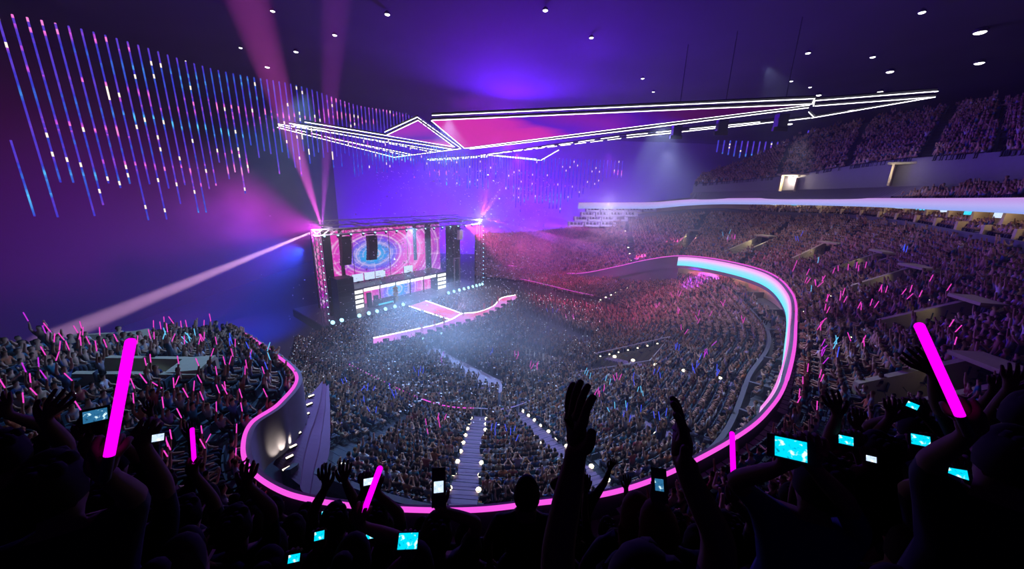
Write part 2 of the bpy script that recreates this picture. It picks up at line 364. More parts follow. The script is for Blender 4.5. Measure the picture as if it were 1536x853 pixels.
# ------------------------------------------------------------------ curves and tiers
def catmull(P, n):
    P = np.array(P, float); k = len(P); out = []
    Q = np.vstack([2*P[0]-P[1], P, 2*P[-1]-P[-2]])
    for u in np.linspace(0, k-1, n):
        i = min(int(u), k-2); t = u-i; p0, p1, p2, p3 = Q[i:i+4]
        out.append(0.5*((2*p1)+(-p0+p2)*t+(2*p0-5*p1+4*p2-p3)*t*t+(-p0+3*p1-3*p2+p3)*t**3))
    return np.array(out)
def inpoly(p, poly):
    x, y = p[0], p[1]; c = False; j = len(poly)-1
    for i in range(len(poly)):
        xi, yi = poly[i][0], poly[i][1]; xj, yj = poly[j][0], poly[j][1]
        if ((yi > y) != (yj > y)) and (x < (xj-xi)*(y-yi)/(yj-yi)+xi): c = not c
        j = i
    return c
class Tier:
    def __init__(s, name, inn, out, nrows, per=24, aisles=(), smooth_out=True):
        s.name = name; s.k = len(inn); s.n = (s.k-1)*per+1; s.per = per
        s.I = catmull(inn, s.n); s.O = catmull(out, s.n); s.N = nrows; s.aisles = aisles; s.masks = []
    def at(s, u, v):
        t = u*s.per; i = int(min(max(t, 0), s.n-2)); f = t-i
        a = s.I[i]*(1-f)+s.I[i+1]*f; b = s.O[i]*(1-f)+s.O[i+1]*f
        return a*(1-v)+b*v
    def floor(s, u, row):   # centre of the tread of a row
        p = s.at(u, (row+0.45)/s.N); a = s.at(u, 0)[2]; b = s.at(u, 1)[2]
        p[2] = a+(b-a)*(row)/s.N; return p
    def find(s, x, y):
        best = None
        for ui in np.linspace(0, s.k-1, (s.k-1)*12+1):
            P = np.array([s.at(ui, v) for v in np.linspace(0, 1, 21)]); q = proj(P)
            d = np.hypot(q[:, 0]-x, q[:, 1]-y); j = int(np.nanargmin(d))
            if best is None or d[j] < best[0]: best = (d[j], ui, j/20)
        _, u0, v0 = best; st = 0.06
        for _ in range(18):
            for du in (-st, 0, st):
                for dv in (-st, 0, st):
                    u = min(max(u0+du, 0), s.k-1); v = min(max(v0+dv, -0.05), 1.05); q = proj(s.at(u, v)); d = math.hypot(q[0]-x, q[1]-y)
                    if d < best[0]: best = (d, u, v)
            if best[1:] == (u0, v0): st *= 0.6
            _, u0, v0 = best
        return best[1], best[2]
    def mesh(s, label):
        mb = MB(); rows = []
        for j in range(s.N):
            v0, v1 = j/s.N, (j+1)/s.N
            A = s.I*(1-v0)+s.O*v0; B = s.I*(1-v1)+s.O*v1
            B2 = B.copy(); B2[:, 2] = A[:, 2]
            rows += [A, B2]
        rows.append(s.O)
        def mk(i, j):
            if not s.masks: return True
            c = (rows[i][j]+rows[i+1][j+1])/2
            return not any(inpoly(c, p) for p in s.masks)
        mb.strip(rows, mk)
        return struct(s.name, mb, M['tread'], label)
    def seats(s, spacing=0.56, rows=None, fill=0.97, zlift=0.0):
        res = []
        for j in (rows if rows is not None else range(s.N)):
            us = np.linspace(0, s.k-1, s.n*3); P = np.array([s.floor(u, j) for u in us])
            d = np.concatenate([[0], np.cumsum(np.linalg.norm(np.diff(P, axis=0), axis=1))])
            K = int(d[-1]/spacing); tt = (np.arange(K)+0.5)*spacing
            for q in tt:
                u = np.interp(q, d, us); p = np.array([np.interp(q, d, P[:, c]) for c in range(3)])
                g = s.at(u, 0)-s.at(u, 1)
                w = s.at(min(u+0.02, s.k-1), j/s.N)-s.at(max(u-0.02, 0), j/s.N)
                nrm = np.array([w[1], -w[0]]); nrm = nrm/(np.hypot(*nrm)+1e-9)
                if nrm@g[:2] < 0: nrm = -nrm
                if any(abs(u-a)*np.hypot(*(w[:2]))/0.04 < hw for a, hw in s.aisles): continue
                if any(inpoly(p, m_) for m_ in s.masks): continue
                res.append((p, math.atan2(-nrm[0], nrm[1]), u, j))
        return res

pz = lambda *a: [at_z(*p) for p in a]
LIP = pz((345, 489, 12.8), (360, 497, 13), (410, 530, 13.5), (445, 565, 14), (420, 605, 14), (378, 635, 14), (365, 670, 14), (375, 705, 14), (415, 735, 14), (470, 752, 14), (570, 764, 14), (700, 767, 14), (800, 757, 14), (920, 740, 14),
         (1010, 708, 14), (1100, 660, 14), (1150, 620, 14), (1180, 570, 14), (1193, 500, 14), (1188, 440, 14), (1150, 408, 14), (1080, 390, 14), (1020, 384, 13), (970, 390, 11.2), (925, 400, 8.8), (870, 410, 5.8), (820, 408, 4.6), (770, 399, 4.2), (712, 396, 3.6))
LIPC = catmull(LIP, 24*28+1)
def lipu(a, b): return LIPC[int(a*24):int(b*24)+1]

lower = Tier('tier_lower',
    pz((445, 512, 1), (525, 556, 1), (640, 612, 1), (719, 624, 1), (775, 620, 1), (850, 580, 1), (905, 535, 1), (955, 487, 1), (925, 458, 1.2), (860, 443, 2.4), (780, 424, 3), (712, 416, 3)),
    [np.array([-15.2, 20.8, 9.6]), at_z(440, 705, 10.8)] + pz((455, 722, 10), (685, 790, 9.4), (930, 760, 9.5), (1072, 687, 9.5), (1122, 582, 9.5), (1145, 495, 9.5), (1045, 417, 9.4), (900, 417, 5.2), (790, 407, 3.8), (712, 403, 3.4)),
    21, aisles=[(1.0, 0.4), (2, 0.75), (3, 0.85), (4, 0.8), (5, 0.7), (6, 0.6), (6.7, 0.6), (7.6, 0.6), (8.4, 0.6)])
dn = np.array([0, 0, -1.0])
left = Tier('tier_left', [LIP[i]+dn for i in (0, 1, 2, 3, 4, 5, 6, 7, 8)],
    [np.array([-23.6, 22.8, 12.7]), np.array([-25.2, 20.8, 13.4]), np.array([-26.5, 18.6, 14.2]), np.array([-27.6, 16.2, 15.0]), np.array([-26, 11.5, 16.2]), np.array([-24.5, 8, 17.2]), np.array([-22, 4.5, 18.4]), np.array([-17, 0, 19.4]), np.array([-11, -3, 20])],
    16, aisles=[(2.5, 0.5), (3.6, 0.5), (5.4, 0.5)])
right = Tier('tier_right', [LIP[i]+dn for i in (13, 14, 15, 16, 17, 18, 19, 20, 21, 22, 23, 24, 25, 27, 28)],
    [np.array([12, -4, 20.0]), np.array([20, -2, 20.0]), np.array([28, 3, 20.0]), np.array([33.5, 11, 19.6]), np.array([36.8, 21, 19.6])] +
    pz((1450, 372, 19.7), (1350, 348, 20), (1260, 334, 20.1), (1150, 328, 19.5), (1060, 322, 19.4), (960, 330, 17.2), (910, 336, 16), (860, 343, 13.6), (770, 352, 11), (712, 352, 10.6)),
    24, aisles=[(3.2, 0.5), (4.5, 0.5), (5.5, 0.5), (6.5, 0.5), (7.6, 0.6), (9.0, 0.6), (10.4, 0.6)])
near = Tier('tier_near', [LIP[i]+dn for i in (8, 9, 10, 11, 12, 13)],
    [np.array([-11, -3, 20.]), np.array([-8, -1, 20.4]), np.array([-4, 0.6, 20.7]), np.array([0, 0.8, 20.7]), np.array([5, 0.4, 20.7]), np.array([12, -4, 20.])], 14)

# pits cut in the seating
def quad_on(t, pts):
    return [t.at(*t.find(*p)) for p in pts]
pit = quad_on(lower, [(872, 518), (1003, 516), (973, 554), (835, 545)])
lower.masks.append(pit)
def vom_poly(t, a, b, w):
    ua, va = t.find(*a); ub, vb = t.find(*b)
    A, B = t.at(ua, va), t.at(ub, vb); d = (B-A)[:2]; d = d/np.hypot(*d); n = np.array([-d[1], d[0]])
    return A, B, n, w
VOMS = [(right, (1098, 384), (1152, 362), 2.6), (right, (1200, 397), (1250, 375), 2.6), (right, (1254, 413), (1330, 392), 2.6), (right, (1288, 444), (1385, 418), 2.4), (right, (1330, 503), (1478, 476), 2.2), (right, (1305, 610), (1500, 575), 2.0),
        (left, (115, 508), (232, 514), 1.8), (left, (140, 566), (318, 572), 1.7), (right, (1022, 375), (1042, 352), 2.4)]
VP = []
for t, a, b, w in VOMS:
    A, B, n, w = vom_poly(t, a, b, w)
    P = [(*(A[:2]+n*w/2), A[2]), (*(B[:2]+n*w/2), B[2]), (*(B[:2]-n*w/2), B[2]), (*(A[:2]-n*w/2), A[2])]
    t.masks.append(P); VP.append((t, A, B, n, w, P))
lower.mesh('lower seating tier of dark stepped concrete'); left.mesh('left balcony seating tier'); right.mesh('right balcony seating tier'); near.mesh('near balcony steps beneath the foreground crowd')

# upper tier on the right, above the ribbon
upin = [at_d(1660, 224, 27), at_d(1536, 233, 33), at_d(1440, 239, 38.5), at_d(1350, 245, 45), at_d(1260, 256, 53), at_d(1180, 268, 62), at_d(1110, 274, 71), at_d(1040, 280, 82)]
upout = [at_d(1660, 125, 40), at_d(1536, 150, 47), at_d(1460, 158, 53), at_d(1400, 166, 58), at_d(1290, 186, 67), at_d(1200, 207, 76), at_d(1140, 235, 86), at_d(1050, 268, 95)]
upper = Tier('tier_upper', upin, upout, 17, aisles=[(1.4, 0.5), (2.6, 0.8), (3.9, 0.6), (5.2, 0.6)])
uv2 = [(1168, 272, 1184, 255, 2.2), (1334, 262, 1356, 238, 3.0)]
upper.mesh('upper seating tier high on the right')

# ------------------------------------------------------------------ setting: floor, shell, ceiling
def slab(name, c, size, mat, label=None):
    return struct(name, MB().box(c, size), mat, label)
slab('floor', (20, 55, -0.15), (190, 160, 0.3), M['floor'], 'dark arena floor under the standing crowd')
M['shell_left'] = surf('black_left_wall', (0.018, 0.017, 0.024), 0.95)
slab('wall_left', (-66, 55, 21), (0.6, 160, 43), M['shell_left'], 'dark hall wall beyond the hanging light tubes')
slab('wall_back', (20, 134, 21), (190, 0.6, 43), M['shell'], 'dark hall wall behind the stage')
slab('wall_right', (114, 55, 21), (0.6, 160, 43), M['shell'], 'dark hall wall behind the upper seats')
slab('wall_front', (20, -24, 21), (190, 0.6, 43), M['shell'])
mb = MB(); gx = np.linspace(-66, 114, 61); gy = np.linspace(-24, 134, 53)
def ceil_z(x, y): return 43.0 - 0.15*math.sin(x*0.07+0.8*math.sin(y*0.05)) - 0.00035*((x-20)**2+(y-55)**2)*0.5
mb.strip([[(x, y, ceil_z(x, y)) for y in gy] for x in gx])
mb.strip([[(x, y, 45.5) for y in gy[::13]] for x in gx[::15]])
tag(mb.build('ceiling', M['ceil'], smooth=True), 'black billowing ceiling of the arena', None, None, 'structure')

def ribbonstrip(curve, z0off, z1off, thick=0.12, inward=None, uv=False):
    """vertical band along a curve (curve rows of xyz, offsets added to z)"""
    c = np.array(curve); mb = MB(); t = np.gradient(c[:, :2], axis=0); t /= np.linalg.norm(t, axis=1)[:, None]+1e-9
    n = np.stack([-t[:, 1], t[:, 0]], 1)*thick
    lo = [(p[0], p[1], p[2]+z0off) for p in c]; hi = [(p[0], p[1], p[2]+z1off) for p in c]
    lo2 = [(p[0]+q[0], p[1]+q[1], p[2]+z0off) for p, q in zip(c, n)]; hi2 = [(p[0]+q[0], p[1]+q[1], p[2]+z1off) for p, q in zip(c, n)]
    mb.strip([lo, hi, hi2, lo2, lo]); return mb
def uv_band(o, n):
    me = o.data; uvl = me.uv_layers.new(name='uv'); vz = np.empty(len(me.vertices)*3); me.vertices.foreach_get('co', vz); vz = vz.reshape(-1, 3)
    # rows: lo, hi, hi2, lo2, lo of n points each
    v = np.concatenate([np.zeros(n), np.ones(n), np.ones(n), np.zeros(n), np.zeros(n)])
    li = np.empty(len(me.loops), np.int32); me.loops.foreach_get('vertex_index', li)
    uv = np.zeros((len(li), 2), np.float32); uv[:, 1] = v[li]; uv[:, 0] = (li % n)/n
    uvl.data.foreach_set('uv', uv.ravel())
# balcony front: concrete apron + capping tube of magenta light
apron = ribbonstrip(LIPC, -2.3, 0.0, 0.25)
struct('trim_1', apron, M['wallc'], 'concrete balcony front that follows the whole bowl')
c = lipu(0, 27.2); mb = MB(); mb.tube([(p[0], p[1], p[2]+0.06) for p in c], [0.08 if i < 24*17 else 0.10 for i in range(len(c))], 8)
tag(mb.build('light_tube_rail', M['mag'], smooth=True), 'magenta light tube capping the whole curved balcony edge', 'light tube')
seg = lipu(16.2, 22.0); seg2 = seg.copy(); w = np.linspace(1, 0, len(seg))
tt_ = np.gradient(seg[:, :2], axis=0); tt_ /= np.linalg.norm(tt_, axis=1)[:, None]; seg2[:, 0] += -tt_[:, 1]*0.32; seg2[:, 1] += tt_[:, 0]*0.32
mb = ribbonstrip(seg2, -1.75, -0.12, 0.1); nn = len(seg2)
o = mb.build('fascia_screen', M['ribbon_far']); uv_band(o, nn)
tag(o, 'curved cyan and pink LED band below the right balcony edge', 'LED screen')
# lower far wall under the thin line on the right end, and left walkway wall
c = lipu(22, 28); lo = [(p[0], p[1], max(p[2]-5.5, 0)) for p in c]
struct('trim_2', MB().strip([c.tolist(), lo]), M['wallc'], 'purple lit wall under the far balcony edge')
wk = pz((411, 697, 11.35), (418, 682, 11.6), (426, 667, 11.75), (433, 653, 11.85), (441, 641, 11.8), (446, 628, 11.85), (450, 618, 11.8), (453, 607, 11.8))
we = pz((436, 722, 10.9), (442, 706, 10.9), (448, 690, 10.9), (456, 668, 10.9), (463, 650, 10.9), (470, 632, 10.8), (474, 615, 10.7), (476, 604, 10.6))
wd = np.array(we); wd[:, 2] = 4
wo = np.array(wk); wo[:, :2] *= 0.93
wl = catmull(wk, 33); wr = catmull(we, 33); rows_ = []
for i in range(33):
    a = wl[i].copy(); b = wr[i].copy(); a[2] = b[2] = round(b[2]/0.0001)*0.0001; a[2] = wl[i][2]
    lpn = LIPC[np.argmin(np.hypot(LIPC[:, 0]-a[0], LIPC[:, 1]-a[1]))].copy(); lpn[2] = a[2]; b = a+(b-a)*1.6; b[2] = a[2]-0.35
    dn_ = (b-a)/(np.linalg.norm(b-a)+1e-9); c = b+dn_*1.0; c[2] = b[2]-0.8
    rows_.append([lpn, a, (a+b)/2, b, b-np.array([0, 0, 0.2]), (b+c)/2-np.array([0, 0, 0.1]), (b+c)/2-np.array([0, 0, 0.3]), c])
M['walk'] = surf('violet_lit_concrete', (0.12, 0.045, 0.12), 0.8)  # violet cast of the light on the walkway, painted into its colour
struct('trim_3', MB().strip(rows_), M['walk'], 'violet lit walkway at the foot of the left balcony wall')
# parapet in front of the loges and the loge deck
OC = lower.O[int(24*1.2):]
par = ribbonstrip(OC, -0.4, 0.75, 0.3)
struct('trim_4', par, M['concrete'], 'grey parapet between lower seats and balcony boxes')
L2 = []
a_ = lipu(12, 24); b_ = lower.O[24*3:24*10]
K = 120
def resample(c, k):
    c = np.array(c); d = np.concatenate([[0], np.cumsum(np.linalg.norm(np.diff(c[:, :2], axis=0), axis=1))]); t = np.linspace(0, d[-1], k)
    return np.stack([np.interp(t, d, c[:, j]) for j in range(3)], 1)
ra = resample(lipu(11.5, 23.5), K); rb = resample(lower.O[24*3:int(24*8.6)], K)
A2 = ra.copy(); A2[:, 2] = rb[:, 2]+0.15
ctr = np.array([8., 40.]); out_ = A2.copy(); dd = A2[:, :2]-ctr; dd /= np.linalg.norm(dd, axis=1)[:, None]; out_[:, :2] += dd*1.6
rB = rb.copy(); rB[:, 2] += 0.02
struct('trim_5', MB().strip([rB, A2, out_, out_+np.array([0, 0, 3.6])]), M['concrete'], 'deck of the balcony boxes')
LOGE_BACK = []
for px_, py_ in [(1178, 466), (1180, 504), (1176, 552), (1160, 596), (1130, 636), (1060, 406), (1085, 413), (1110, 424), (1135, 440)]:
    q = proj(np.array([p for p in A2])); i = int(np.nanargmin(np.hypot(q[:, 0]-px_, q[:, 1]-py_)))
    j = i
    P, Q = rB[i], out_[i]; d = Q-P; L = math.hypot(d[0], d[1]); ang = math.atan2(d[1], d[0]); mid = (P+Q)/2
    o = MB().box((0, 0, 0.45), (L, 0.22, 0.9)).build('box_divider', M['concrete'])
    o.location = (mid[0], mid[1], mid[2]); o.rotation_euler = (0, 0, ang)
    tag(o, 'low grey dividing wall between two balcony boxes', 'divider', 'dividing walls between the boxes under the LED band')
    LOGE_BACK.append(i)
bk = out_[70:118].copy(); bk[:, :2] -= dd[70:118]*0.15
M['logewarm'] = surf('warm_plaster', (0.7, 0.55, 0.36), 0.7)
struct('trim_6', ribbonstrip(bk, 0.1, 3.0, 0.1), M['logewarm'], 'warm lit back wall of the balcony boxes')

# vomitories ------------------------------------------------------------------
for k, (t, A, B, n, w, P) in enumerate(VP):
    mb = MB(); zt = max(A[2], B[2])+0.75
    d = (B-A); L = math.hypot(d[0], d[1]); ang = math.atan2(d[1], d[0]); Az = A[2]-0.4; sl = (B[2]-A[2])
    e = np.array([d[0]/L, d[1]/L]); n3 = np.array([n[0], n[1]])
    for sgn in (-1, 1):
        for (a0, a1, za, zb, o0, o1) in [(0, 1, A[2]+0.75, B[2]+0.95, w/2-0.15, w/2+0.15)]:
            p = [A[:2]+n3*sgn*o0, B[:2]+n3*sgn*o0, B[:2]+n3*sgn*o1, A[:2]+n3*sgn*o1]
            vs = [(*p[0], A[2]-2.2), (*p[1], B[2]-2.6), (*p[2], B[2]-2.6), (*p[3], A[2]-2.2), (*p[0], za), (*p[1], zb), (*p[2], zb), (*p[3], za)]
            mb.add(vs, [(0, 1, 5, 4), (2, 3, 7, 6), (4, 5, 6, 7), (0, 4, 7, 3), (1, 2, 6, 5), (0, 3, 2, 1)])
    mb.cur = 1
    f0 = [A[:2]+n3*w/2, B[:2]+n3*w/2, B[:2]-n3*w/2, A[:2]-n3*w/2]
    mb.add([(*f0[0], A[2]-0.6), (*f0[1], A[2]-0.9), (*f0[2], A[2]-0.9), (*f0[3], A[2]-0.6)], [(0, 1, 2, 3)])
    B0 = B-np.array([e[0], e[1], 0])*min(2.2, L*0.3)
    mb.cur = 0
    p = [B0[:2]+n3*w/2, B[:2]+n3*w/2, B[:2]-n3*w/2, B0[:2]-n3*w/2]; z_ = B[2]+0.95
    mb.add([(*p[0], z_), (*p[1], z_), (*p[2], z_), (*p[3], z_), (*p[0], z_+0.2), (*p[1], z_+0.2), (*p[2], z_+0.2), (*p[3], z_+0.2)], [(0, 1, 2, 3), (4, 5, 6, 7), (0, 4, 5, 1), (1, 5, 6, 2), (2, 6, 7, 3), (3, 7, 4, 0)])
    where = ['right balcony beneath the suites, nearest the stage', 'right balcony, second from the stage', 'right balcony, third from the stage', 'right balcony above the glow stick crowd', 'right balcony behind the big raised glow stick', 'right balcony at the right edge of the crowd', 'left balcony near the blue haze', 'left balcony behind the tall glow stick', 'far right balcony by the dotted stair lights'][k]
    struct('trim_%d' % (10+k), mb, [M['tan'], M['black']], 'concrete stair pit in the '+where)
    l = bpy.data.lights.new('stair_pit_lamp', 'SPOT'); l.energy = [500, 260, 160, 110, 60, 16, 10, 14, 600][k]*0.4; l.color = (0.5, 0.75, 1) if k in (6, 7) else (1, 0.86, 0.55); l.spot_size = R(150); l.spot_blend = 0.6; l.shadow_soft_size = 0.1
    lo_ = bpy.data.objects.new('stair_pit_lamp', l); COL.objects.link(lo_); q = B0-np.array([e[0], e[1], 0])*0.4; lo_.location = (q[0], q[1], B[2]+0.85)
    lo_.rotation_euler = (Vector((-e[0], -e[1], -0.9))).to_track_quat('-Z', 'Y').to_euler()
# the sunken entrance in the lower bowl
zf = min(p[2] for p in pit)-1.0
mb = MB(); mb.cur = 0
pt = [np.array(p) for p in pit]
for i in range(4):
    a, b = pt[i], pt[(i+1) % 4]
    if i == 3: continue
    za = max(a[2], b[2])+0.15
    mb.add([(a[0], a[1], zf), (b[0], b[1], zf), (b[0], b[1], b[2]+0.25), (a[0], a[1], a[2]+0.25)], [(0, 1, 2, 3)])
m1 = pt[0]*0.45+pt[3]*0.55
mb.add([(m1[0], m1[1], zf+0.02), (m1[0], m1[1], zf+1.3), ((pt[2]*.85+pt[3]*.15)[0], (pt[2]*.85+pt[3]*.15)[1], zf+0.05)], [(0, 1, 2)])
mb.cur = 1; mb.add([(p[0], p[1], zf) for p in pt], [(0, 1, 2, 3)])
M['pitblue'] = surf('dark_blue_floor', (0.03, 0.07, 0.12), 0.5)
struct('trim_7', mb, [M['tan'], M['pitblue']], 'sunken tan walled entrance in the lower bowl')
mb = MB()
rl = [pt[3]+[0, 0, 1.1], pt[2]+[0, 0, 1.1], pt[1]+[0, 0, 1.1], pt[0]+[0, 0, 1.1]]
mb.tube(rl, 0.07, 6)
for a, b in zip(rl[:-1], rl[1:]):
    for f in np.linspace(0, 1, 6): p = a*(1-f)+b*f; mb.tube([p-[0, 0, 1.1], p], 0.035, 5)
tag(mb.build('guard_rail', M['steel']), 'pale guard rail around the sunken entrance in the bowl', 'railing')
for f in np.linspace(0.08, 0.98, 8):
    p = pt[0]*(1-f)+pt[1]*f; o = MB().lathe([(0.05, -0.05), (0.13, 0), (0.1, 0.08), (0.0, 0.12)], 8).build('wall_lamp', M['step']); o.location = (p[0], p[1], p[2]+0.45)
    tag(o, 'small white lamp in the row along the sunken entrance wall', 'lamp', 'lamps along the sunken entrance')

# floor rail (white, pink on the left)
rc = lower.I
for nm, a, b, mt, lb in [('crowd_barrier', 24, 24*2.9, M['mag'], 'pink lit barrier rail left of the floor crowd'), ('crowd_barrier', 24*2.9, 24*5.3, M['steel'], 'white curved barrier rail between floor crowd and lower seats'), ('crowd_barrier', 24*8.2, 24*10, M['mag'], 'thin pink barrier rail on the far right of the floor')]:
    c = rc[int(a):int(b)+1]; mb = MB(); mb.tube([(p[0], p[1], p[2]+0.95) for p in c], 0.055, 6); mb.cur = 1
    for i in range(0, len(c), 4): mb.tube([(c[i][0], c[i][1], c[i][2]-1), (c[i][0], c[i][1], c[i][2]+0.95)], 0.03, 5)
    tag(mb.build(nm, [mt, M['steel']]), lb, 'railing')
cc = [np.array(lower.I[i]) for i in range(0, lower.n)]
struct('trim_8', MB().strip([[(p[0], p[1], 0) for p in cc], [(p[0], p[1], p[2]) for p in cc]]), M['concrete'], 'low kerb wall around the floor')

# suites row, ribbon, upper parapet -----------------------------------------------------------
MO = right.O[24*3:24*11]
MOr = resample(MO, 200); cen = np.array([5., 30.]); dv = MOr[:, :2]-cen; dv /= np.linalg.norm(dv, axis=1)[:, None]
def off(c, d, dz): q = np.array(c).copy(); q[:, :2] += dv*d; q[:, 2] += dz; return q
parz = 1.5
struct('wall_mid_right', MB().strip([off(MOr, 0, -0.4), off(MOr, 0, parz), off(MOr, 0.3, parz), off(MOr, 0.35, parz-0.4), off(MOr, 1.6, parz-0.3), off(MOr, 1.6, parz), off(MOr, 4.6, parz), off(MOr, 4.6, 4.6), off(MOr, 1.9, 4.6)]), [M['concrete']], 'dark wall below the suites and the suite decks')
struct('trim_9', MB().strip([off(MOr, 4.5, parz), off(MOr, 4.5, 3.9)]), M['logewarm'], 'warm lit back wall of the suites')
SU = list(range(6, 128, 8))
for k, i in enumerate(SU):
    P = off(MOr, 0.4, parz-0.4)[i]; Q = off(MOr, 4.5, parz)[i]; d = Q-P; L = math.hypot(d[0], d[1])
    o = MB().box((0, 0, 0.5), (L, 0.2, 1.1)).box((L*0.22, 0, 1.4), (L*0.55, 0.2, 2.6)).build('suite_divider', M['logewarm']); o.location = tuple((P+Q)/2); o.rotation_euler = (0, 0, math.atan2(d[1], d[0]))
    tag(o, 'beige dividing wall between two suites under the lilac band', 'divider', 'dividing walls between the suites')
    if k % 1 == 0:
        j = i+4; p = off(MOr, 3.0, 4.3)[j]
        l = bpy.data.lights.new('suite_lamp', 'POINT'); l.energy = 110; l.color = (1, 0.76, 0.45); l.shadow_soft_size = 0.15
        lo_ = bpy.data.objects.new('suite_lamp', l); COL.objects.link(lo_); lo_.location = tuple(p)
        q = off(MOr, 4.4, 3.15)[j]; d2 = dv[j]
        tv = MB().box((0, 0, 0), (1.5, 0.06, 0.6)); 
        root = empty('suite_screen', 'small colourful television on the suite back wall', 'television', tuple(q), math.atan2(d2[1], d2[0])-math.pi/2, 'televisions in the suites')
        tv.build('frame', M['black'], root)
        MB().box((0, -0.04, 0), (1.4, 0.03, 0.52)).build('panel', M['phone_w'] if k % 2 else M['phone_c'], root)
for i in range(16, 128, 8):   # warm lamps for the loges too
    pass
for i in range(74, 116, 7):
    l = bpy.data.lights.new('box_lamp', 'POINT'); l.energy = 70; l.color = (1, 0.75, 0.45); l.shadow_soft_size = 0.1
    lo_ = bpy.data.objects.new('box_lamp', l); COL.objects.link(lo_); p = out_[i]; lo_.location = (p[0]-dd[i][0]*1.0, p[1]-dd[i][1]*1.0, p[2]+2.6)
rbp = [(1680, 292, 334, 21.5), (1536, 296, 321, 27), (1400, 297, 314.5, 38.5), (1300, 297, 310, 51), (1200, 297, 307.5, 62), (1130, 297, 306.5, 69), (1070, 297.5, 306.5, 80), (1025, 299.5, 309, 84), (980, 303, 312.8, 88), (930, 303.5, 313, 92), (868, 303.5, 313, 95)]
top = catmull([at_d(a, b, d) for a, b, c_, d in rbp], 160); bot = catmull([at_d(a, c_, d) for a, b, c_, d in rbp], 160); bot[:, :2] = top[:, :2]
tb = top-bot
nrm = np.gradient(top[:, :2], axis=0); nrm /= np.linalg.norm(nrm, axis=1)[:, None]; no = np.stack([nrm[:, 1], -nrm[:, 0]], 1)
if no[0]@(-top[0, :2]) > 0: no = -no
t2 = top.copy(); t2[:, :2] += no*0.3; b2 = bot.copy(); b2[:, :2] += no*0.3
o = MB().strip([bot, top, t2, b2, bot]).build('ribbon_screen', M['ribbon']); uv_band(o, 160)
tag(o, 'long lilac LED ribbon along the right side above the suites', 'LED screen')
# deck on top of the ribbon up to the upper wall, and that wall
ubase = [at_d(1660, 290, 27.5), at_d(1536, 275, 33.5), at_d(1440, 277, 39), at_d(1350, 280, 45.5), at_d(1260, 283, 53.5), at_d(1180, 285, 62.5), at_d(1110, 287, 71.5), at_d(1040, 288, 82.5)]
ub = catmull(ubase, 120); ut = catmull([u+np.array([0, 0, 0.0]) for u in upin], 120); ub[:, :2] = ut[:, :2]
tp = resample(t2[14:110], 120); tp[:, 2] += 0.0
struct('wall_upper_right', MB().strip([tp-np.array([0, 0, 0.35]), ub, ut, ut+np.array([0, 0, 0.5])]), M['wallc'], 'violet grey wall in front of the upper seats')
for k, (x0, y0, x1, y1, w) in enumerate(uv2):   # lit stair openings in the upper wall
    d0 = [62, 46][k]; A = at_d(x0, y0+8, d0-1.0); B = at_d(x1, y1, d0+3.2); e = (B-A)[:2]; L = np.hypot(*e); ang = math.atan2(e[1], e[0])
    mb = MB(); mb.box((L/2, 0, 1.2), (L, 0.25, 2.6)); mb.box((L*0.6, -w, 1.0), (L, 0.25, 2.2)); mb.box((L*0.55, -w/2-1.2, 2.65), (L*1.1, w+3.6, 0.25)); mb.cur = 1; mb.box((L*0.9, -w/2, 1.1), (0.2, w, 2.4))
    o = mb.build('trim_%d' % (30+k), [M['tan'], M['black']]); o.location = (A[0], A[1], A[2]-0.6); o.rotation_euler = (0, 0, ang)
    tag(o, ['far lit stair opening in the upper wall', 'near lit stair opening in the upper wall'][k], None, None, 'structure')
    l = bpy.data.lights.new('stair_lamp', 'POINT'); l.energy = [900, 420][k]*0.9; l.color = (1, 0.85, 0.6); l.shadow_soft_size = 0.1
    lo_ = bpy.data.objects.new('stair_lamp', l); COL.objects.link(lo_); c_ = Matrix.Rotation(ang, 3, 'Z') @ Vector((L*0.15, -w*0.5, 1.9)); lo_.location = Vector(o.location)+c_ if k == 0 else Vector(o.location)+Vector((-o.location.x, -o.location.y, 0)).normalized()*1.3+Vector((0, 0, 1.7)); l.energy *= 1 if k == 0 else 0.3

# terrace of white boxes far right of the stage
TBr = [(853, 925, 339, 332, 3), (862, 943, 331, 325, 4), (872, 958, 324, 318, 4), (880, 986, 317, 312, 5)]
for k, (x0, x1, yb, yt, nb) in enumerate(TBr):
    dpt = 91+k*1.6
    for j in range(nb):
        xa = x0+(x1-x0)*j/nb; xb = x0+(x1-x0)*(j+0.93)/nb
        a = at_d(xa, yb, dpt); b = at_d(xb, yb-1.5, dpt); hgt = (yb-yt)/530*dpt
        e = (b-a); L = math.hypot(e[0], e[1]); an = math.atan2(e[1], e[0])
        root = empty('terrace_box', 'white balcony box in the stepped grid right of the stage, '+['bottom', 'second', 'third', 'top'][k]+' row', 'balcony box', tuple(a), an, 'stepped white boxes right of the stage')
        mb = MB(); mb.box((L/2, 0, 0.2), (L, 0.2, 0.42)); mb.box((0.15, 1.0, 0.5), (0.3, 2.2, 0.95)); mb.box((L-0.15, 1.0, 0.5), (0.3, 2.2, 0.95)); mb.box((L/2, 2.1, 0.5), (L, 0.2, 1.0)); mb.box((L/2, 1.0, 0.0), (L, 2.2, 0.12))
        mb.build('shell', M['white'], root)
        m2 = MB()
        for q in range(3): m2.box((L*(0.25+0.25*q), 1.1, 0.3), (0.5, 0.5, 0.5)); m2.box((L*(0.25+0.25*q), 1.4, 0.65), (0.5, 0.12, 0.55))
        m2.box((L*0.5, 1.45, 0.2), (L*0.7, 0.14, 0.1)); m2.box((L*0.5, 1.1, 0.12), (L*0.7, 0.5, 0.1)); m2.build('seats', M['black'], root)

